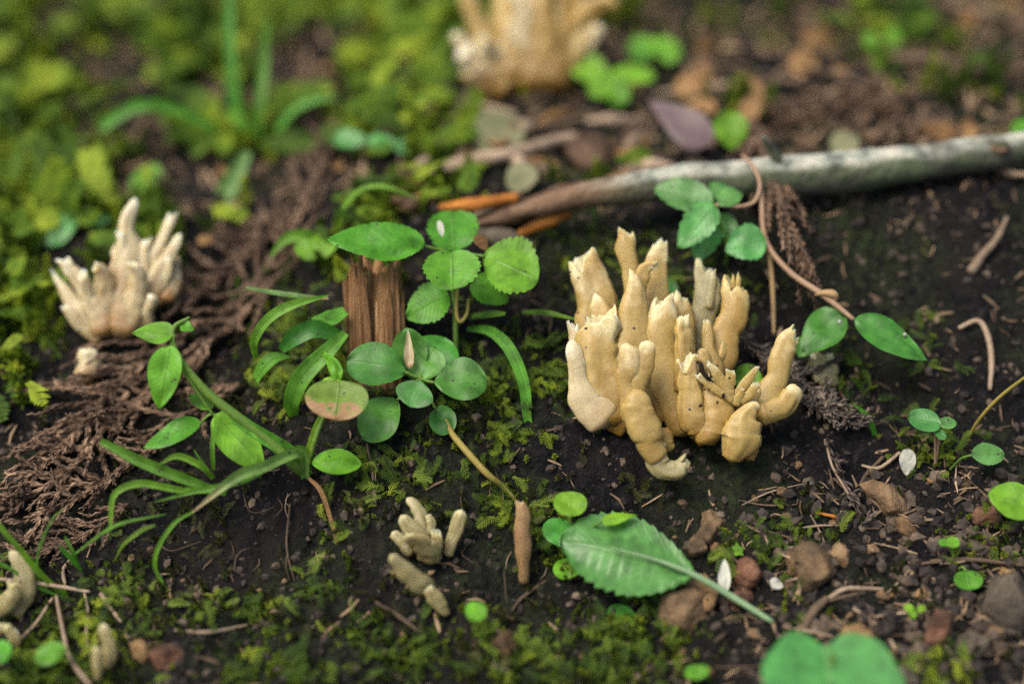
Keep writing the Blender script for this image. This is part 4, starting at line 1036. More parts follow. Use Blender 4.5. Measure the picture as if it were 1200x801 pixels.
bgplant('blurred drooping green leaf just above the whitish coral fungus', [((172, 195), (168, 240), 32), ((170, 200), (190, 205), 22)], (172, 205), LEAF_BRIGHT)
bgplant('blurred pair of green leaves above the left of the whitish coral fungus', [((92, 248), (62, 290), 26), ((92, 250), (128, 258), 22)], (95, 262), LEAF_BLUE)
bgplant('blurred row of pale green leaflets behind the lime blades', [((430, 165), (388, 160), 24), ((430, 166), (462, 168), 24), ((460, 170), (490, 175), 20)], (440, 180), LEAF_BLUE)
bgplant('blurred green leafy cluster to the right of the ochre coral fungus', [((712, 88), (668, 70), 36), ((715, 86), (768, 88), 26), ((720, 90), (690, 112), 34), ((715, 95), (730, 125), 32)], (716, 112), LEAF_LIME)
bgplant('blurred round green leaves beyond the leafy cluster by the ochre fungus', [((768, 62), (735, 52), 34), ((768, 62), (798, 55), 34), ((765, 60), (770, 42), 26)], (768, 80), LEAF_BRIGHT)
bgplant('blurred lime leaf standing above the end of the conifer twig', [((858, 175), (855, 128), 42)], (860, 178), LEAF_LIME, lift=.5, shape='obovate', ku=.1)
bgplant('blurred green leaf on the mossy rise between tan litter pieces', [((1040, 48), (1055, 35), 24), ((1030, 50), (1010, 45), 22)], (1035, 58), LEAF_LIME)
bgplant('small green leaf touching the far end of the white branch', [((1212, 160), (1188, 145), 30)], (1205, 160), LEAF_BRIGHT, lift=.6)
bgplant('pale leaf with a brown tip hiding behind the seedling leaves', [((360, 300), (395, 275), 30), ((345, 285), (375, 300), 24)], (370, 310), LEAF_LIME)

# ------------------------------------------------------------------ dead conifer sprays
def needles(mb, c, r, nlen, dens, spread=0.45, fat=0.42, rg=rng):
    """awl-shaped needles spiralling along a core path c (n,3)"""
    seg = np.linalg.norm(np.diff(c, axis=0), axis=1); s = np.concatenate([[0], np.cumsum(seg)])
    n = max(6, int(s[-1] * dens))
    q = np.linspace(0.0, s[-1], n)
    pc = np.stack([np.interp(q, s, c[:, k]) for k in range(3)], -1)
    T = nrm(np.gradient(c, axis=0)); T = nrm(np.stack([np.interp(q, s, T[:, k]) for k in range(3)], -1))
    h = np.array([0.2, 0.1, 0.97]); B = nrm(np.cross(T, h)); N = np.cross(B, T)
    an = np.arange(n) * 2.4 + rg.uniform(0, .5, n)
    rad = B * np.cos(an)[:, None] + N * np.sin(an)[:, None]
    L = nlen * rg.uniform(.65, 1.2, n) * (1 - .45 * (q / s[-1]) ** 3)
    dirn = nrm(T + rad * (spread * rg.uniform(.5, 1.5, n))[:, None])
    side = nrm(np.cross(dirn, rad)); nn = nrm(np.cross(side, dirn))
    w = L * fat * 0.5
    p0 = pc + rad * r * .6
    p1 = p0 + dirn * (L * .55)[:, None] + nn * (L * .06)[:, None]
    p2 = p0 + nrm(dirn + T * .35) * L[:, None]
    V = np.stack([p0 + side * w[:, None] * .8, p0 - side * w[:, None] * .8, p0 + nn * w[:, None],
                  p1 + side * w[:, None] * .8, p1 - side * w[:, None] * .8, p1 + nn * w[:, None] * .9, p2], 1)
    b = np.arange(n)[:, None] * 7
    quads = np.concatenate([b + np.array([[0, 2, 5, 3]]), b + np.array([[2, 1, 4, 5]]), b + np.array([[1, 0, 3, 4]])])
    tris = np.concatenate([b + np.array([[3, 5, 6]]), b + np.array([[5, 4, 6]]), b + np.array([[4, 3, 6]])])
    a = np.zeros((n, 7, 3)); a[..., 0] = (q / s[-1])[:, None]; a[..., 2] = rg.random(n)[:, None]
    mb.add(V.reshape(-1, 3), quads, tris, a.reshape(-1, 3))

def spray(label, axis, nb, blen, ang, lift, m, bpx, group=None, nl=.22, dens=26, core=.035, both=True, follow=True, spread=.4, seed=0, jitter=.6, cat='twig', layers=.35):
    rg = np.random.default_rng(seed)
    base = G(*bpx)
    t = thing('conifer_spray', label, cat, base, group)
    ax = np.array(axis, float)
    A = spline(np.array([G(x, y, l_[0] if l_ else lift) for x, y, *l_ in axis]), 40)
    tube(mb0 := MB(), A[::4], np.linspace(core * 1.5, core, len(A[::4])), seg=7, rough=.2)
    needles(mb0, A, core, nl, dens * .8, spread, rg=rg)
    mb0.build('stem', m, t)
    T = nrm(np.gradient(A, axis=0))
    for k in range(nb):
        f = (k + .5 + rg.uniform(-.3, .3)) / nb
        i = min(int(f * 39), 39)
        p, tn = A[i], T[i]
        g = gnormal(p[0], p[1], 1.0)
        sd = nrm(np.cross(g, tn)) * (1 if (k % 2 or not both) else -1)
        a_ = ang * (1 + rg.uniform(-jitter, jitter))
        dr = nrm(tn * math.cos(a_) + sd * math.sin(a_))
        L = blen * rg.uniform(.35, 1.3) * (1 - .45 * f)
        hh = lift + rg.uniform(0, layers)
        sN = np.linspace(0, 1, 9)
        bend = rg.uniform(-.55, .55)
        pts = p + dr * (sN * L)[:, None] + tn * (bend * sN ** 2 * L)[:, None]
        if follow:
            pts[:, 2] = np.maximum(pts[:, 2] * 0, gz(pts[:, 0], pts[:, 1])) + (p[2] - gz(p[0], p[1])) * (1 - sN) + hh * sN
        else:
            pts = pts + np.array([0, 0, -.25]) * (sN ** 2 * L)[:, None]
        b = MB(); tube(b, pts, np.linspace(core, core * .5, 9), seg=6, n=12)
        needles(b, pts, core * .7, nl, dens, spread, rg=rg)
        b.build('branchlet', m, t)
    return t
GRP = None
spray('dense matted dead brown conifer spray running up behind the thin lime blades', [(290, 345), (330, 285), (362, 225), (392, 165)], 30, 1.9, .75, .35, NEEDLE, (300, 340), seed=1, nl=.20, core=.062, layers=.75, dens=20, spread=.3)
spray('dead brown conifer spray lying just right of the whitish coral fungus', [(345, 250), (290, 300), (235, 345), (175, 392)], 34, 2.1, .5, .35, NEEDLE, (260, 340), seed=2, nl=.20, core=.062, layers=.75, dens=20, spread=.3)
spray('dead brown conifer spray under the lance leaved herb', [(320, 335), (265, 385), (205, 440), (130, 500)], 34, 2.2, .42, .45, NEEDLE, (250, 420), seed=3, nl=.20, core=.062, layers=.75, dens=20, spread=.28)
spray('dead brown conifer spray below the pale fungus knob', [(215, 400), (150, 445), (85, 510), (10, 585)], 34, 2.3, .42, .4, NEEDLE, (110, 490), seed=4, nl=.20, core=.062, layers=.75, dens=20, spread=.28)
spray('dead brown conifer spray reaching the edge beside the mossy slope', [(150, 460), (100, 530), (45, 575), (-30, 610)], 28, 2.0, .5, .3, NEEDLE, (60, 570), seed=5, nl=.20, core=.062, layers=.75, dens=20, spread=.3)
spray('dead brown conifer spray on the bank behind the folded grass blades', [(280, 450), (210, 500), (130, 560), (40, 610)], 32, 2.1, .45, .3, NEEDLE, (160, 540), seed=6, nl=.20, core=.062, layers=.75, dens=20, spread=.28)
spray('loose dead conifer spray above the green blades of the mossy corner', [(150, 590), (110, 620), (60, 640), (10, 650)], 22, 1.3, .6, .2, NEEDLE, (80, 640), seed=7, nl=.16, spread=.35)
spray('dark scaly conifer spray sticking out behind the right edge of the big fungus', [(868, 395), (905, 415), (950, 455), (990, 490)], 18, 1.3, .75, .5, NEEDLE_DARK, (930, 440), seed=8, nl=.26, dens=24, spread=.55)
spray('dark scaly conifer spray below the pale torn club', [(930, 470), (955, 475), (985, 485), (1000, 500)], 10, .9, .8, .45, NEEDLE_DARK, (960, 485), seed=9, nl=.26, dens=24, spread=.55)
spray('thin drooping conifer twig hanging over the white branch', [(882, 140, 1.2), (895, 180, 1.8), (918, 240, 1.9), (938, 300, 1.5), (948, 345, .6)], 20, 2.2, .26, .9, NEEDLE, (950, 350), seed=10, nl=.26, dens=20, core=.06, follow=False, spread=.35)
spray('small dry conifer tip lying by the flat tan stone', [(968, 515), (985, 555), (1003, 590), (1012, 618)], 6, .6, .5, .25, NEEDLE_DARK, (1000, 600), seed=11, nl=.30, dens=14, spread=.5)
for k, (ax, lab) in enumerate([([(880, 130), (930, 140), (985, 150), (1040, 160)], 'blurred dead brown spray behind the white branch near the lime leaf'), ([(1060, 115), (1010, 128), (960, 130), (905, 150)], 'blurred dead brown spray beyond the white branch among tan leaves'),
                               ([(985, 100), (1040, 130), (1065, 150), (1075, 160)], 'blurred dead brown spray behind the middle of the white branch'), ([(1090, 60), (1130, 72), (1180, 80), (1230, 78)], 'blurred long dead spray on the far right rise')]):
    spray(lab, ax, 12, 1.3, .6, .4, NEEDLE, ax[1], seed=20 + k, nl=.26, dens=20, spread=.4)

# ------------------------------------------------------------------ stones
LAND = [(1040, 585, 'the flat angular tan stone'), (952, 668, 'the rounded tan stone'), (832, 618, 'the pitted tan stone'), (806, 716, 'the blocky tan stone'), (876, 674, 'the rough reddish stone'),
        (1186, 712, 'the greyish tan edge stone'), (1100, 742, 'the slanted reddish stone'), (1155, 606, 'the rusty orange stone'), (975, 770, 'the notched blurred leaf'), (196, 768, 'the mossy reddish stone'),
        (594, 760, 'the oblong orange stone'), (720, 650, 'the large toothed leaf'), (1133, 678, 'the round leaflet on gravel'), (1096, 500, 'the paired round leaves'), (1160, 530, 'the single oval leaf'),
        (557, 715, 'the round lime leaflet'), (490, 690, 'the slanting pale club'), (120, 760, 'the bean-shaped clubs'), (20, 690, 'the toothed lobe club'), (60, 768, 'the oval corner leaf'), (1000, 590, 'the dry conifer tip'),
        (612, 640, 'the brown withered club'), (880, 520, 'the big coral fungus'), (1160, 410, 'the hooked pale root'), (1160, 280, 'the slanting tan twig'), (1040, 390, 'the pointed vine leaf'), (390, 640, 'the dry hanging blade'),
        (690, 80, 'the leafy cluster'), (765, 60, 'the far round leaves'), (800, 140, 'the purple leaf'), (857, 150, 'the standing lime leaf'), (620, 50, 'the ochre coral fungus'), (585, 150, 'the pale grey green leaf'),
        (690, 175, 'the brown rotten lump'), (560, 237, 'the rusty bark strip'), (1120, 72, 'the long reddish twig'), (1035, 42, 'the leaf on the mossy rise'), (1000, 165, 'the pale leaf scrap'), (940, 140, 'the dead brown spray'),
        (1200, 155, 'the branch end leaf'), (300, 150, 'the upright grass tuft'), (265, 220, 'the fading blade'), (170, 215, 'the drooping green leaf'), (95, 262, 'the pair of green leaves'), (440, 168, 'the pale leaflet row'), (140, 310, 'the whitish coral fungus'), (540, 130, 'the slanting dead twig'), (690, 330, 'the tall back clubs'), (960, 210, 'the white branch'), (760, 770, 'the fern-like moss mound')]
def near(px, py):
    l_ = sorted((math.hypot(px - x, py - y), t_) for x, y, t_ in LAND)
    if l_[0][0] < 45: return 'beside ' + l_[0][1]
    return 'between ' + l_[0][1] + ' and ' + l_[1][1]
def stone(label, px, py, w, m, seed, squash=(1, .8, .75), sink=.25, group=None, rough=.12, sub=4, name='stone', cat='stone', rot=None, planes=11):
    d = gdepth(px, py); c = G(px, py + w * .15); sz = w * .5 * K * d
    g = MB(); rock(g, c + np.array([0, .2 * sz, sz * (.45 - sink)]), sz, seed, sub=sub, squash=squash, rough=rough, rot=rot, planes=planes)
    return single(g, name, m, label, cat, c, group, smooth=(sub >= 4))
stone('flat angular tan stone with a peaked top beside the dry conifer tip', 1040, 585, 64, STONE, 12, (1, .7, .62))
stone('rounded tan stone on dark soil in the middle of the gravel', 952, 668, 70, STONE, 13, (1, .8, .72))
stone('pitted tan stone with an ochre corner above the leaf stalk', 832, 618, 50, STONE, 14, (.9, .8, .9))
stone('small pitted tan stone leaning on the ochre cornered stone', 818, 640, 30, STONE, 15)
stone('blocky tan stone under the stalk of the toothed leaf', 806, 716, 58, STONE, 16, (1, .9, .95))
stone('brown slab half hidden behind the leaf stalk', 822, 690, 62, STONE_OCHRE, 17, (1, .7, .5))
stone('rough reddish brown stone beside the upright white flake', 876, 674, 48, STONE_RED, 18, (1, .9, .85), rough=.16)
stone('small reddish stone below the rough reddish one', 866, 700, 30, STONE_RED, 19, (1, .8, .6), rough=.14)
stone('large greyish tan stone at the edge of the gravel', 1186, 712, 66, STONE_GREY, 20, (1, .9, 1.05))
stone('long tapering reddish brown stone lying on a slant', 1100, 742, 62, STONE_RED, 21, (.55, .7, .9), rot=.6)
stone('small brown stone between the slanted red one and the edge stone', 1142, 752, 40, STONE_GREY, 22)
stone('rusty orange stone near the pointed pale leaf', 1155, 606, 34, STONE_RED, 23, (1, .8, .8), rough=.15)
stone('ochre stone behind the notched out of focus leaf', 1002, 748, 46, STONE_OCHRE, 24, (1, .8, .6))
stone('reddish brown stone in the moss below the dark bank', 196, 768, 56, STONE_RED, 25, (1, .8, .6))
stone('brown lump beside the mossy reddish stone', 168, 764, 32, STONE_OCHRE, 26, (.9, .8, 1))
stone('oblong orange brown stone lying on a slant by the lime leaflet', 594, 760, 50, STONE_OCHRE, 27, (.55, .7, .75), rot=-.9, rough=.1)
stone('small ochre pebble stuck between the flat and the round tan stones', 985, 650, 34, STONE, 28)
stone('ochre stone beside the flat angular tan stone', 1060, 618, 28, STONE_OCHRE, 29)
stone('grey pebble below the rusty orange stone', 1137, 622, 18, STONE_GREY, 30)
stone('greyish brown pebble with a flat top under the grey pebble', 1140, 640, 24, STONE_GREY, 31)
stone('bright orange pebble to the right of the round leaflet', 1184, 668, 20, STONE_OCHRE, 32, (1, .6, .4))
stone('round ochre pebble behind the round leaflet', 1152, 643, 18, STONE_OCHRE, 33)
stone('large brown soil clod at the front corner by the notched leaf', 1060, 792, 44, STONE_GREY, 34)
for k in range(70):                            # gravel over the right-hand soil
    px, py = rng.uniform(780, 1200), 545 + 250 * rng.random() ** 1.1
    w = rng.uniform(8, 19) * (.8 + (py - 545) / 500)
    stone(['small ochre pebble ', 'small grey pebble ', 'small brown pebble '][k % 3] + near(px, py), px, py, w, [STONE_OCHRE, STONE_GREY, STONE][k % 3], 100 + k, (1, .85, .7), sub=2, name='pebble', cat='pebble', group=['ochre gravel pebbles', 'grey gravel pebbles', 'brown gravel pebbles'][k % 3])
for k in range(26):
    px, py = rng.uniform(60, 780), rng.uniform(640, 800)
    stone(('little grey pebble ' if k % 2 else 'little tan pebble ') + near(px, py), px, py, rng.uniform(6, 13), STONE_GREY if k % 2 else STONE, 200 + k, (1, .85, .75), sub=2, name='pebble', cat='pebble', group='pebbles of the lower bank')

# ------------------------------------------------------------------ flakes, twigs, roots, litter
def flake(label, b, tp, w, m, lift=.4, ku=.2, shape='ovate', name='leaf_flake', cat='flake', group=None, curl=.2, fold=.15, **kw):
    g = MB(); leaf(g, b, tp, w, gdepth(*b) - lift, ku=ku, shape=shape, curl=curl, fold=fold, nu=14, nv=7, wave=.05, **kw)
    return single(g, name, m, label, cat, G(*b), group)
flake('upright white papery flake beside the rough reddish stone', (848, 695), (851, 654), 15, FLAKE)
flake('small white chip on soil right of the rough reddish stone', (902, 680), (918, 687), 12, FLAKE)
flake('white flake hanging in the moss by the paired round leaves', (1064, 525), (1062, 556), 20, FLAKE, .5)
flake('thin pale flake in the moss below the toothed lobe club', (14, 735), (24, 758), 12, FLAKE)
def bit(label, pts, r, m, name='twig', cat='twig', lift=.1, group=None, seg=7, rough=.25):
    if group is None: group = None
    p = np.array([G(x, y, (l_[0] if l_ else lift)) for x, y, *l_ in pts])
    g = tube(MB(), p, r, seg=seg, n=8 * len(pts), rough=rough, seed=int(pts[0][0]))
    return single(g, name, m, label, cat, G(pts[0][0], pts[0][1]), group)
bit('crooked pale root with a hooked top on the dark slope at the right', [(1124, 384), (1146, 376), (1158, 395), (1162, 425), (1160, 456)], [.05, .07, .08, .075, .06], ROOT, 'root', 'root', .15)
bit('short tan twig slanting on the dark slope under the white branch', [(1138, 318), (1152, 298), (1168, 280), (1180, 255)], [.14, .12, .10, .06], ROOT)
bit('thin dry root hanging down the dark bank below the fungus edge', [(968, 515), (975, 545), (995, 580), (1005, 600)], [.03, .035, .035, .02], ROOT, 'root', 'root', .2)
bit('fine horizontal root on the dark bank left of the stubby cream bunch', [(190, 640), (200, 645), (218, 640), (235, 634)], [.016, .014, .012, .008], TWIG, 'root', 'root')
bit('wavy hair root below the folded grass blade', [(285, 578), (292, 598), (305, 600), (322, 593)], [.012, .014, .011, .007], TWIG, 'root', 'root')
bit('looped hair root on the dark bank under the folded grass blades', [(275, 670), (276, 655), (283, 645), (292, 642)], [.012, .014, .011, .007], TWIG, 'root', 'root')
bit('vertical brown rootlet on the bank under the gnawed leaf', [(430, 520), (436, 550), (440, 590)], [.03, .04, .05], TWIG, 'root', 'root')
bit('long vertical rootlet beside the dry hanging blade', [(340, 590), (336, 640), (345, 680)], [.03, .03, .02], TWIG, 'root', 'root')
bit('straight twig stub lying on the bank left of the lime leaflet', [(440, 705), (465, 720), (492, 740)], [.05, .07, .05], TWIG)
bit('pale twig lying flat below the green moss of the lower bank', [(205, 738), (245, 740), (290, 732)], [.03, .05, .03], ROOT)
bit('long thin pale root crossing the mossy corner', [(-10, 677, .8), (45, 683, .7), (105, 693, .2)], [.04, .05, .04], ROOT, 'root', 'root')
bit('thin tan root running down the mossy corner to the front', [(66, 698, .5), (72, 730, .5), (82, 770, .5), (105, 802, .5)], [.04, .05, .05, .05], ROOT, 'root', 'root')
bit('fine wiggly root beside the bean-shaped clubs', [(98, 690, .2), (103, 715, .3), (101, 745, .3), (106, 765, .2)], [.03, .03, .03, .02], ROOT, 'root', 'root')
bit('short upright dead stub in the mossy corner', [(78, 690), (74, 668), (84, 650), (70, 640)], [.04, .05, .03, .02], ROOT)
bit('tan root fork slanting below the mossy corner blades', [(24, 748, .2), (42, 730, .3), (62, 700, .3)], [.03, .04, .04], ROOT, 'root', 'root')
bit('pale root segment right of the green blades in the mossy corner', [(118, 695), (130, 712), (142, 728)], [.06, .07, .03], ROOT, 'root', 'root')
for k in range(34):                            # scattered twigs over the right-hand soil
    x, y = rng.uniform(860, 1200), rng.uniform(545, 790)
    a = rng.uniform(-.7, .7) + (math.pi / 2 if rng.random() < .2 else 0); L = rng.uniform(14, 42)
    dx, dy = math.cos(a) * L, math.sin(a) * L * .7
    bit(['thin pale twig ', 'thin brown twig ', 'thin brown twig '][k % 3] + near(x, y), [(x - dx, y - dy), (x + rng.uniform(-4, 4), y + rng.uniform(-4, 4)), (x + dx, y + dy)], [.014, rng.uniform(.02, .045), .012], [ROOT, TWIG, TWIG][k % 3], group='dry twigs on the gravelly soil')
for k, (p, r, m, lab) in enumerate([
 ([(640, 680), (612, 700), (600, 715)], [.03, .05, .03], TWIG, 'brown twig below the brown withered club'),
 ([(1035, 690), (990, 690), (960, 710), (940, 725)], [.05, .06, .06, .05], ROOT, 'long curved pale twig on soil below the rounded tan stone'),
 ([(935, 745), (955, 715), (970, 700)], [.12, .13, .08], TWIG, 'thick brown twig stub behind the notched leaf'),
 ([(1000, 712), (1030, 735), (1050, 760)], [.04, .06, .06], ROOT, 'grey twig lying between the notched leaf and the slanted red stone'),
 ([(1080, 660), (1130, 655), (1200, 662)], [.04, .06, .04], TWIG, 'dark twig running behind the round leaflet'),
 ([(955, 600), (985, 606), (993, 604)], [.03, .05, .03], LITTER_ORANGE, 'reddish bark sliver beside the dry conifer tip'),
 ([(1010, 545), (1030, 548), (1055, 530)], [.03, .05, .05], ROOT, 'pale twig under the white flake in moss'),
 ([(1005, 585), (1012, 560), (1035, 535)], [.04, .05, .05], TWIG, 'forked twig below the bent grass blade')]):
    bit(lab, p, r, m)
for k in range(24):
    x, y = rng.uniform(250, 660), rng.uniform(540, 680); L = rng.uniform(12, 38)
    bit(['hair-thin dark rootlet ', 'hair-thin pale rootlet '][k % 4 == 0] + near(x, y), [(x, y, .06), (x + rng.uniform(-6, 6), y + L * .5, .1), (x + rng.uniform(-9, 9), y + L, .06)], [.008, .012, .006], [TWIG, ROOT][k % 4 == 0], 'rootlet', 'root', group='rootlets on the bank face', seg=5)
# litter beyond the stick
bit('brown dead twig slanting down from the ochre coral fungus', [(558, 95, 1.2), (540, 130, 1.0), (520, 165, .6), (508, 190, .3)], [.12, .2, .2, .14], TWIG)
bit('curved bare twig crossing the litter behind the white branch', [(478, 225, .3), (500, 205, .6), (545, 190, .7), (600, 180, .7), (660, 163, .6), (700, 162, .4)], [.14, .2, .22, .2, .18, .14], ROOT)
bit('rusty orange bark strip in front of the curved bare twig', [(515, 243, .5), (560, 239, .9), (605, 232, .8)], [.08, .2, .14], LITTER_ORANGE, 'bark_piece', 'bark')
bit('forked rusty bark piece beside the tapered end of the white branch', [(560, 262, .4), (610, 250, .7), (660, 228, .7), (690, 218, .5)], [.1, .3, .3, .15], LITTER_BROWN, 'bark_piece', 'bark')
bit('bright orange bark finger below the white branch', [(608, 274, .6), (635, 262, 1.1), (668, 250, 1.0)], [.1, .2, .14], LITTER_ORANGE, 'bark_piece', 'bark')
bit('grey bark slab on the slope behind the toothed seedling', [(560, 272, .2), (590, 280, .4), (625, 290, .2)], [.1, .3, .15], STONE_GREY, 'bark_piece', 'bark')
stone('rounded brown rotten lump at the end of the curved bare twig', 690, 178, 70, LITTER_BROWN, 50, (1, .8, .6), rough=.15, name='bark_piece', cat='bark')
bit('blurred long reddish twig on the far right rise', [(1040, 68, .5), (1100, 72, .6), (1160, 84, .5), (1210, 80, .5)], [.16, .22, .18, .14], TWIG)
flake('purple brown leaf with a pinkish underside leaning behind the white branch', (832, 172), (762, 106), 46, LITTER_PURPLE, 1.0, .3, 'lance', 'dead_leaf', 'dead leaf')
flake('large pale grey green leaf lying below the ochre coral fungus', (560, 175), (610, 130), 60, LITTER_GREY, .6, .5, 'oval', 'dead_leaf', 'dead leaf')
flake('grey dead leaf standing in the litter before the curved bare twig', (620, 222), (600, 190), 40, LITTER_GREY, .5, .1, 'ovate', 'dead_leaf', 'dead leaf')
flake('pale blue-green leaf scrap on top of the white branch', (975, 180), (1010, 152), 32, LITTER_GREY, .4, .5, 'ovate', 'dead_leaf', 'dead leaf')
for k, (b, tp, w) in enumerate([((790, 100), (850, 112), 34), ((872, 120), (890, 80), 34), ((925, 78), (965, 72), 34), ((905, 60), (890, 90), 24), ((870, 150), (890, 95), 26), ((1075, 150), (1125, 155), 30), ((1130, 165), (1150, 130), 22), ((1120, 20), (1200, 30), 36), ((1160, 5), (1210, 20), 30),
                                ((815, 60), (860, 50), 34), ((940, 55), (990, 40), 40), ((840, 130), (800, 120), 30), ((970, 60), (1000, 75), 30)]):
    flake('blurred tan dead leaf ' + near(*b), b, tp, w, LITTER_TAN, .5, .4, 'ovate', 'dead_leaf', 'dead leaf', 'tan dead leaves beyond the branch', curl=.35, kr=rng.uniform(-.4, .4))
for k in range(46):
    x, y = rng.uniform(480, 1230), rng.uniform(-15, 175)
    if (500 < x < 740 and y < 100) or (740 < x < 1010 and y < 50): continue
    a = rng.uniform(0, 6.28); L = rng.uniform(22, 50)
    flake(['curled brown dead leaf ', 'curled brown dead leaf ', 'curled light dead leaf '][k % 3] + near(x, y), (x, y), (x + L * math.cos(a), y + L * .6 * math.sin(a)), L * .6, [LITTER_BROWN, LITTER_BROWN, LITTER_TAN][k % 3], .35, .6, 'ovate', 'dead_leaf', 'dead leaf', 'curled dead leaves of the far litter', curl=.5, fold=.4, kr=rng.uniform(-.5, .5))
for k in range(22):
    x, y = rng.uniform(-20, 480), rng.uniform(-15, 330)
    a = rng.uniform(0, 6.28); L = rng.uniform(18, 36)
    flake(['dark dead leaf ', 'pale dead leaf '][k % 2] + near(x, y), (x, y), (x + L * math.cos(a), y + L * .6 * math.sin(a)), L * .5, [LITTER_BROWN, LITTER_TAN][k % 2], .5, .6, 'ovate', 'dead_leaf', 'dead leaf', 'dead leaves in the moss slope', curl=.4, fold=.4, kr=rng.uniform(-.5, .5))
for k in range(26):
    x, y = rng.uniform(480, 1200), rng.uniform(0, 225)
    if 500 < x < 740 and y < 100: continue
    a = rng.uniform(-.6, .6); L = rng.uniform(20, 55)
    bit(('pale bare twig ' if k % 3 == 0 else 'brown bare twig ') + near(x, y), [(x - L * math.cos(a), y - L * .5 * math.sin(a), .3), (x, y + rng.uniform(-4, 4), .4), (x + L * math.cos(a), y + L * .5 * math.sin(a), .3)], [.07, .11, .06], [TWIG, ROOT][k % 3 == 0], group='bare twigs of the far litter')
for k in range(30):
    x, y = rng.uniform(470, 760), rng.uniform(135, 245)
    a = rng.uniform(-.9, .5); L = rng.uniform(12, 32)
    bit(['pale wood chip ', 'pinkish bark chip ', 'brown bark chip '][k % 3] + near(x, y), [(x - L * math.cos(a), y - L * .6 * math.sin(a), .3), (x, y + rng.uniform(-5, 5), .6), (x + L * math.cos(a), y + L * .6 * math.sin(a), .4)], [.06, rng.uniform(.12, .24), .06], [ROOT, LITTER_TAN, LITTER_BROWN][k % 3], 'bark_chip', 'bark', group='chips of wood before the curved twig', rough=.4)
for k in range(16):
    x, y = rng.uniform(680, 1190), rng.uniform(255, 500)
    a = rng.uniform(-1.5, 1.5); L = rng.uniform(5, 14)
    bit(['short brown root bit ', 'short pale root bit '][k % 2] + near(x, y), [(x - L * math.cos(a), y - L * math.sin(a)), (x + rng.uniform(-2, 2), y), (x + L * math.cos(a), y + L * math.sin(a))], [.03, .06, .03], [TWIG, ROOT][k % 2], 'root', 'root', group='root bits on the dark slope')

# ------------------------------------------------------------------ moss
def feather(seed, wide=1.0, n=13):                             # a small pinnate moss frond, length 1 along +x, curved over +z
    r = np.random.default_rng(seed); V, F, A = [], [], []
    def ribbon(p0, p1, w, u0, u1, up):
        b = len(V); dr = nrm(p1 - p0); sd = nrm(np.cross(dr, up)) * w
        m = (p0 + p1) / 2 + up * np.linalg.norm(p1 - p0) * .08
        V.extend([p0 - sd * .4, p0 + sd * .4, m - sd, m + sd, p1]); F.extend([(b, b + 1, b + 3), (b, b + 3, b + 2), (b + 2, b + 3, b + 4)])
        A.extend([(u0, 0, 0), (u0, 0, 0), ((u0 + u1) / 2, 0, 0), ((u0 + u1) / 2, 0, 0), (u1, 0, 0)])
    xs = np.linspace(0, 1, n + 1)
    path = np.stack([xs, .12 * np.sin(3 * xs + seed), .45 * xs - .35 * xs ** 2], -1)
    for k in range(n):
        ribbon(path[k], path[k + 1] + (path[k + 1] - path[k]) * .1, .035, xs[k] * .6, xs[k + 1] * .6, np.array([0, 0, 1.]))
        L = .34 * math.sin(math.pi * (.12 + .84 * xs[k])) ** .8 * r.uniform(.75, 1.2)
        for s in (-1, 1):
            dr = nrm(np.array([.75, s * 1.0, r.uniform(-.15, .4)]))
            q = path[k] + dr * L
            ribbon(path[k], q, .032 * wide, .3 + .4 * xs[k], 1.0, np.array([0, 0, 1.]))
    return np.array(V), np.array(F), np.array(A, float)
def star(seed):                                # an upright leafy moss shoot, height 1 along +z
    r = np.random.default_rng(seed); V, F, A = [], [], []
    n = 26
    bend = r.uniform(-.2, .2, 2)
    for k in range(n):
        f = (k + 1) / n; an = k * 2.4 + r.uniform(-.2, .2)
        c = np.array([bend[0] * f * f, bend[1] * f * f, f * .82])
        L = .34 * (1 - .45 * f) * r.uniform(.8, 1.2)
        out = np.array([math.cos(an), math.sin(an), 0]); el = .35 + .9 * f
        dr = out * math.cos(el) + np.array([0, 0, math.sin(el)])
        sd = np.array([-math.sin(an), math.cos(an), 0]) * .075
        b = len(V); m = c + dr * L * .5 + np.array([0, 0, .02]); e = c + dr * L - np.array([0, 0, .03])
        V.extend([c - sd * .5, c + sd * .5, m - sd, m + sd, e]); F.extend([(b, b + 1, b + 3), (b, b + 3, b + 2), (b + 2, b + 3, b + 4)])
        A.extend([(f * .7, 0, 0)] * 2 + [(f * .85, 0, 0)] * 2 + [(min(1, f + .15), 0, 0)])
    return np.array(V), np.array(F), np.array(A, float)
FB = [feather(k + 20, 1.7, 9) for k in range(6)]; FE = [feather(k, .62, 11) for k in range(6)]; ST = [star(k + 40) for k in range(6)]
def scatter(protos, p, nrmv, size, flat, seed):
    """join randomly turned copies of the prototypes at points p"""
    r = np.random.default_rng(seed); mb = MB(); n = len(p)
    if n == 0: return mb
    z = nrm(nrmv + r.normal(0, .28, (n, 3)))
    h = nrm(r.normal(size=(n, 3))); x = nrm(np.cross(h, z)); y = np.cross(z, x)
    sel = r.integers(0, len(protos), n)
    for k, (V, F, A) in enumerate(protos):
        i = np.where(sel == k)[0]
        if not len(i): continue
        R = np.stack([x[i], y[i], z[i]], 1)
        W = p[i][:, None] + np.einsum('vk,nkc->nvc', V, R) * size[i][:, None, None]
        a = np.repeat(A[None], len(i), 0); a[..., 2] = r.random(len(i))[:, None]
        nv = len(V)
        F2 = F[None] + np.arange(len(i))[:, None, None] * nv
        mb.add(W.reshape(-1, 3), None, F2.reshape(-1, 3), a.reshape(-1, 3))
    return mb
NS = 400000
sx = rng.uniform(-24, 24, NS); sy = 30 + 45 * rng.random(NS) ** 1.1
sp3 = np.stack([sx, sy, gz(sx, sy)], -1)
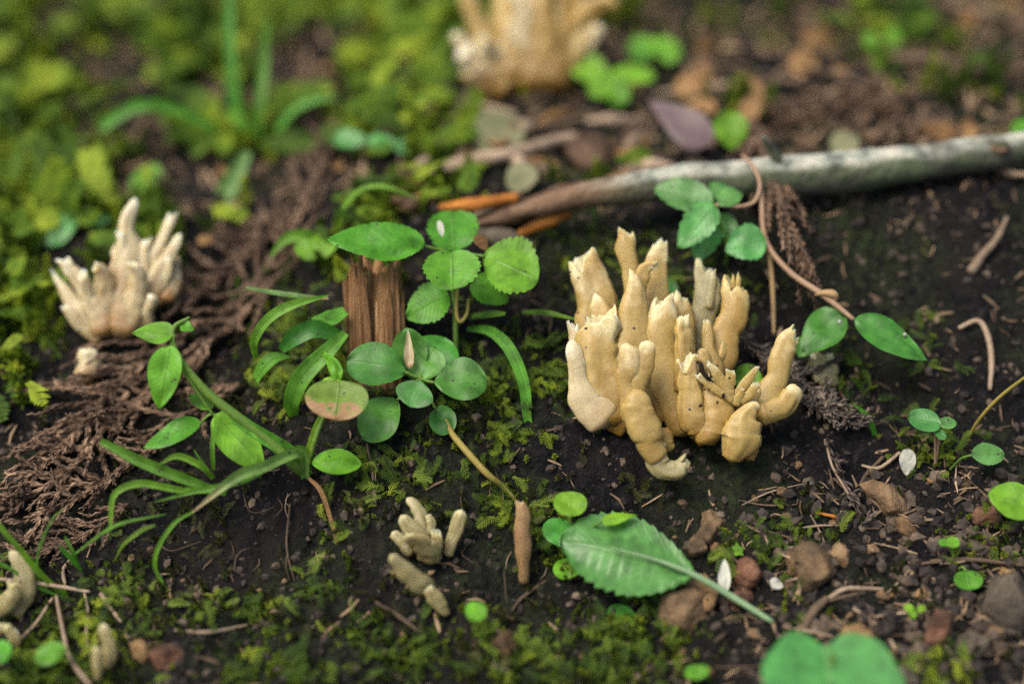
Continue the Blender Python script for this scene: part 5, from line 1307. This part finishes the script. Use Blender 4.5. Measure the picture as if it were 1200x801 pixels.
gn = gnormal(sx, sy)
spx, spy, sdp = project(sp3)
def blobs(lst):
    o = np.zeros(NS)
    for x, y, rx, ry, a in lst:
        o = np.maximum(o, a * np.exp(-((spx - x) / rx) ** 2 - ((spy - y) / ry) ** 2))
    return o
n_a = fbm(sp3 * np.array([.55, .55, .55]), 71, 3); n_b = fbm(sp3 * 1.6, 83, 2)
clump = np.clip(.25 + 3.2 * n_a + 1.8 * n_b, 0, 1)
band = np.abs((spx - 385) * .733 + (spy - 180) * .68) / 1.0          # distance from the line the dead sprays follow
band = sstep(20, 60, band) + (spx > 420)
# bright moss slope at the upper left, thinning to the right
slope = (1 - sstep(420, 640, spx)) * (1 - sstep(230, 420, spy + .35 * np.abs(spx - 60) * 0)) * clump * np.clip(band, 0, 1)
slope += .25 * sstep(640, 760, spx) * (1 - sstep(120, 190, spy)) * np.clip(n_a * 3 - .4, 0, 1)
left = (1 - sstep(30, 110, spx)) * (1 - sstep(440, 560, spy)) * clump * np.clip(band, 0, 1)
d1 = np.clip(np.maximum(slope, left) + blobs([(1035, 35, 50, 30, .8), (520, 60, 60, 40, .7), (470, 140, 60, 50, .7), (520, 210, 40, 25, .4), (700, 212, 60, 10, .7), (560, 320, 50, 20, .3), (1190, 150, 30, 20, .4)]), 0, 1)
ok = rng.random(NS) < d1 * np.where(sdp > 50, .065, .10)
i = np.where(ok)[0]
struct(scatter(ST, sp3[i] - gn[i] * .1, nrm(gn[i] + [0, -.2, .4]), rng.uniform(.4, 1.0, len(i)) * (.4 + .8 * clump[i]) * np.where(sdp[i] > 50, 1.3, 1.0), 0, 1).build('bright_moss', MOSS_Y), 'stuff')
okf = rng.random(NS) < np.clip(d1 * 1.5 - .35, 0, 1) * np.where(sdp > 48, .020, .03)
i = np.where(okf)[0]
struct(scatter(FB, sp3[i] + gn[i] * rng.uniform(.1, .9, (len(i), 1)), nrm(gn[i] + [0, -.35, .3]), rng.uniform(.7, 1.5, len(i)) * np.where(sdp[i] > 50, 1.3, .8), 0, 12).build('bright_moss_fronds', MOSS_B), 'stuff')
# feathery moss in and below the plants
d2 = blobs([(370, 430, 60, 45, 1), (330, 380, 45, 35, .7), (600, 475, 45, 60, 1), (648, 450, 28, 40, 1), (560, 440, 40, 40, .5), (592, 590, 30, 26, 1), (628, 625, 24, 30, .8), (645, 648, 25, 25, .7), (500, 530, 70, 40, .6), (450, 555, 50, 40, .4),
            (695, 765, 60, 38, 1.2), (745, 735, 35, 40, .8), (610, 775, 50, 30, .9), (480, 770, 70, 32, .7), (560, 745, 30, 30, .5), (425, 745, 35, 30, .8), (310, 725, 30, 24, 1), (385, 690, 28, 20, .7), (400, 640, 16, 50, .35), (60, 780, 90, 40, 1.1), (20, 700, 50, 40, .6), (150, 700, 40, 40, .6), (105, 735, 45, 35, .8), (330, 780, 60, 25, .5), (250, 715, 30, 20, .5),
            (880, 640, 38, 28, .7), (930, 625, 40, 25, .4), (1085, 530, 34, 22, .9), (1160, 640, 40, 25, .5), (1090, 790, 40, 22, .8), (790, 760, 30, 30, .5), (840, 400, 60, 40, .0), (1080, 440, 25, 50, .35), (820, 330, 60, 40, .3), (700, 300, 50, 40, .25), (700, 400, 30, 60, .3), (1000, 440, 30, 40, .3), (940, 720, 40, 20, .4), (760, 330, 40, 40, .3)])
d2 = d2 * np.clip(.75 + 1.1 * n_b, 0.1, 1.5)
ok = rng.random(NS) < d2 * np.where(spy > 660, .17, .28)
i = np.where(ok)[0]
yel = rng.random(len(i)) < np.clip(blobs([(370, 430, 60, 50, .7), (600, 475, 60, 60, .6), (592, 590, 40, 40, .8), (60, 780, 100, 50, .7), (1085, 530, 40, 30, .8), (648, 450, 30, 40, .6), (1090, 790, 50, 30, .7)])[i] + .15, 0, 1)
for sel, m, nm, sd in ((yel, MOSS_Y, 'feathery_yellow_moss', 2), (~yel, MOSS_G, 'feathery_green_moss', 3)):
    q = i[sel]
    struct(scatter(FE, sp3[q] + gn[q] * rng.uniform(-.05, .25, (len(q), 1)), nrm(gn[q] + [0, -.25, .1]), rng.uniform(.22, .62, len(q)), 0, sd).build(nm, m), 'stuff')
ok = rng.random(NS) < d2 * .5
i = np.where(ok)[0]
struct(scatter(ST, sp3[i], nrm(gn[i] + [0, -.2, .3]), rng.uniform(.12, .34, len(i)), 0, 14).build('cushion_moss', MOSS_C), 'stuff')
# thin olive film over the bank
d3 = (1 - sstep(46, 50, sy)) * np.clip(n_a * 2.2 + .15, 0, 1) * np.where(spx > 850, .35, 1.0) * np.where((spy < 560) & (spx > 640), .35, 1.0)
ok = rng.random(NS) < d3 * .06
i = np.where(ok)[0]
struct(scatter(FE + ST, sp3[i] + gn[i] * .0, nrm(gn[i] + [0, -.2, .2]), rng.uniform(.22, .5, len(i)), 0, 4).build('olive_moss', MOSS_O), 'stuff')

# ------------------------------------------------------------------ crumbs and chips of the soil
def crumb_proto(seed):
    v, f = ico(1); r = np.random.default_rng(seed)
    return v * r.uniform(.55, 1.1, (len(v), 1)) * r.uniform(.6, 1.1, 3), f, np.zeros((len(v), 3))
def chip_proto(seed):
    r = np.random.default_rng(seed); w = r.uniform(.06, .16); b = r.uniform(-.25, .25)
    V = np.array([(-1, -w * .5, 0), (-1, w * .5, 0), (0, -w + b, .1), (0, w + b, .1), (1, -w * .4, 0), (1, w * .4, .02), (-1, 0, -.08), (0, b, -.05), (1, 0, -.08)], float)
    F = np.array([(0, 1, 3), (0, 3, 2), (2, 3, 5), (2, 5, 4), (0, 2, 7), (0, 7, 6), (2, 4, 8), (2, 8, 7), (1, 6, 7), (1, 7, 3), (3, 7, 8), (3, 8, 5)])
    return V, F, np.zeros((9, 3))
gravel = sstep(800, 950, spx) * sstep(520, 600, spy)
d4 = np.where(sy < 50, .35 + .65 * gravel + .5 * sstep(.05, .3, n_b), .25)
i = np.where(rng.random(NS) < d4 * .17)[0]
sz = .03 + .17 * rng.random(len(i)) ** 3.2 * (1 + .6 * gravel[i])
struct(scatter([crumb_proto(k) for k in range(6)], sp3[i], gn[i], sz, 0, 6).build('soil_crumbs', CRUMB, smooth=False), 'stuff')
d5 = .12 + .9 * gravel + .5 * (sy > 48) + .3 * sstep(1000, 1100, spx)
i = np.where(rng.random(NS) < d5 * .04)[0]
struct(scatter([chip_proto(k) for k in range(6)], sp3[i] + gn[i] * .04, gn[i], rng.uniform(.08, .32, len(i)) * np.where(sy[i] > 48, 2.0, 1), 0, 7).build('plant_chips', CHIP, smooth=False), 'stuff')

for o in _empties:
    del o['o']
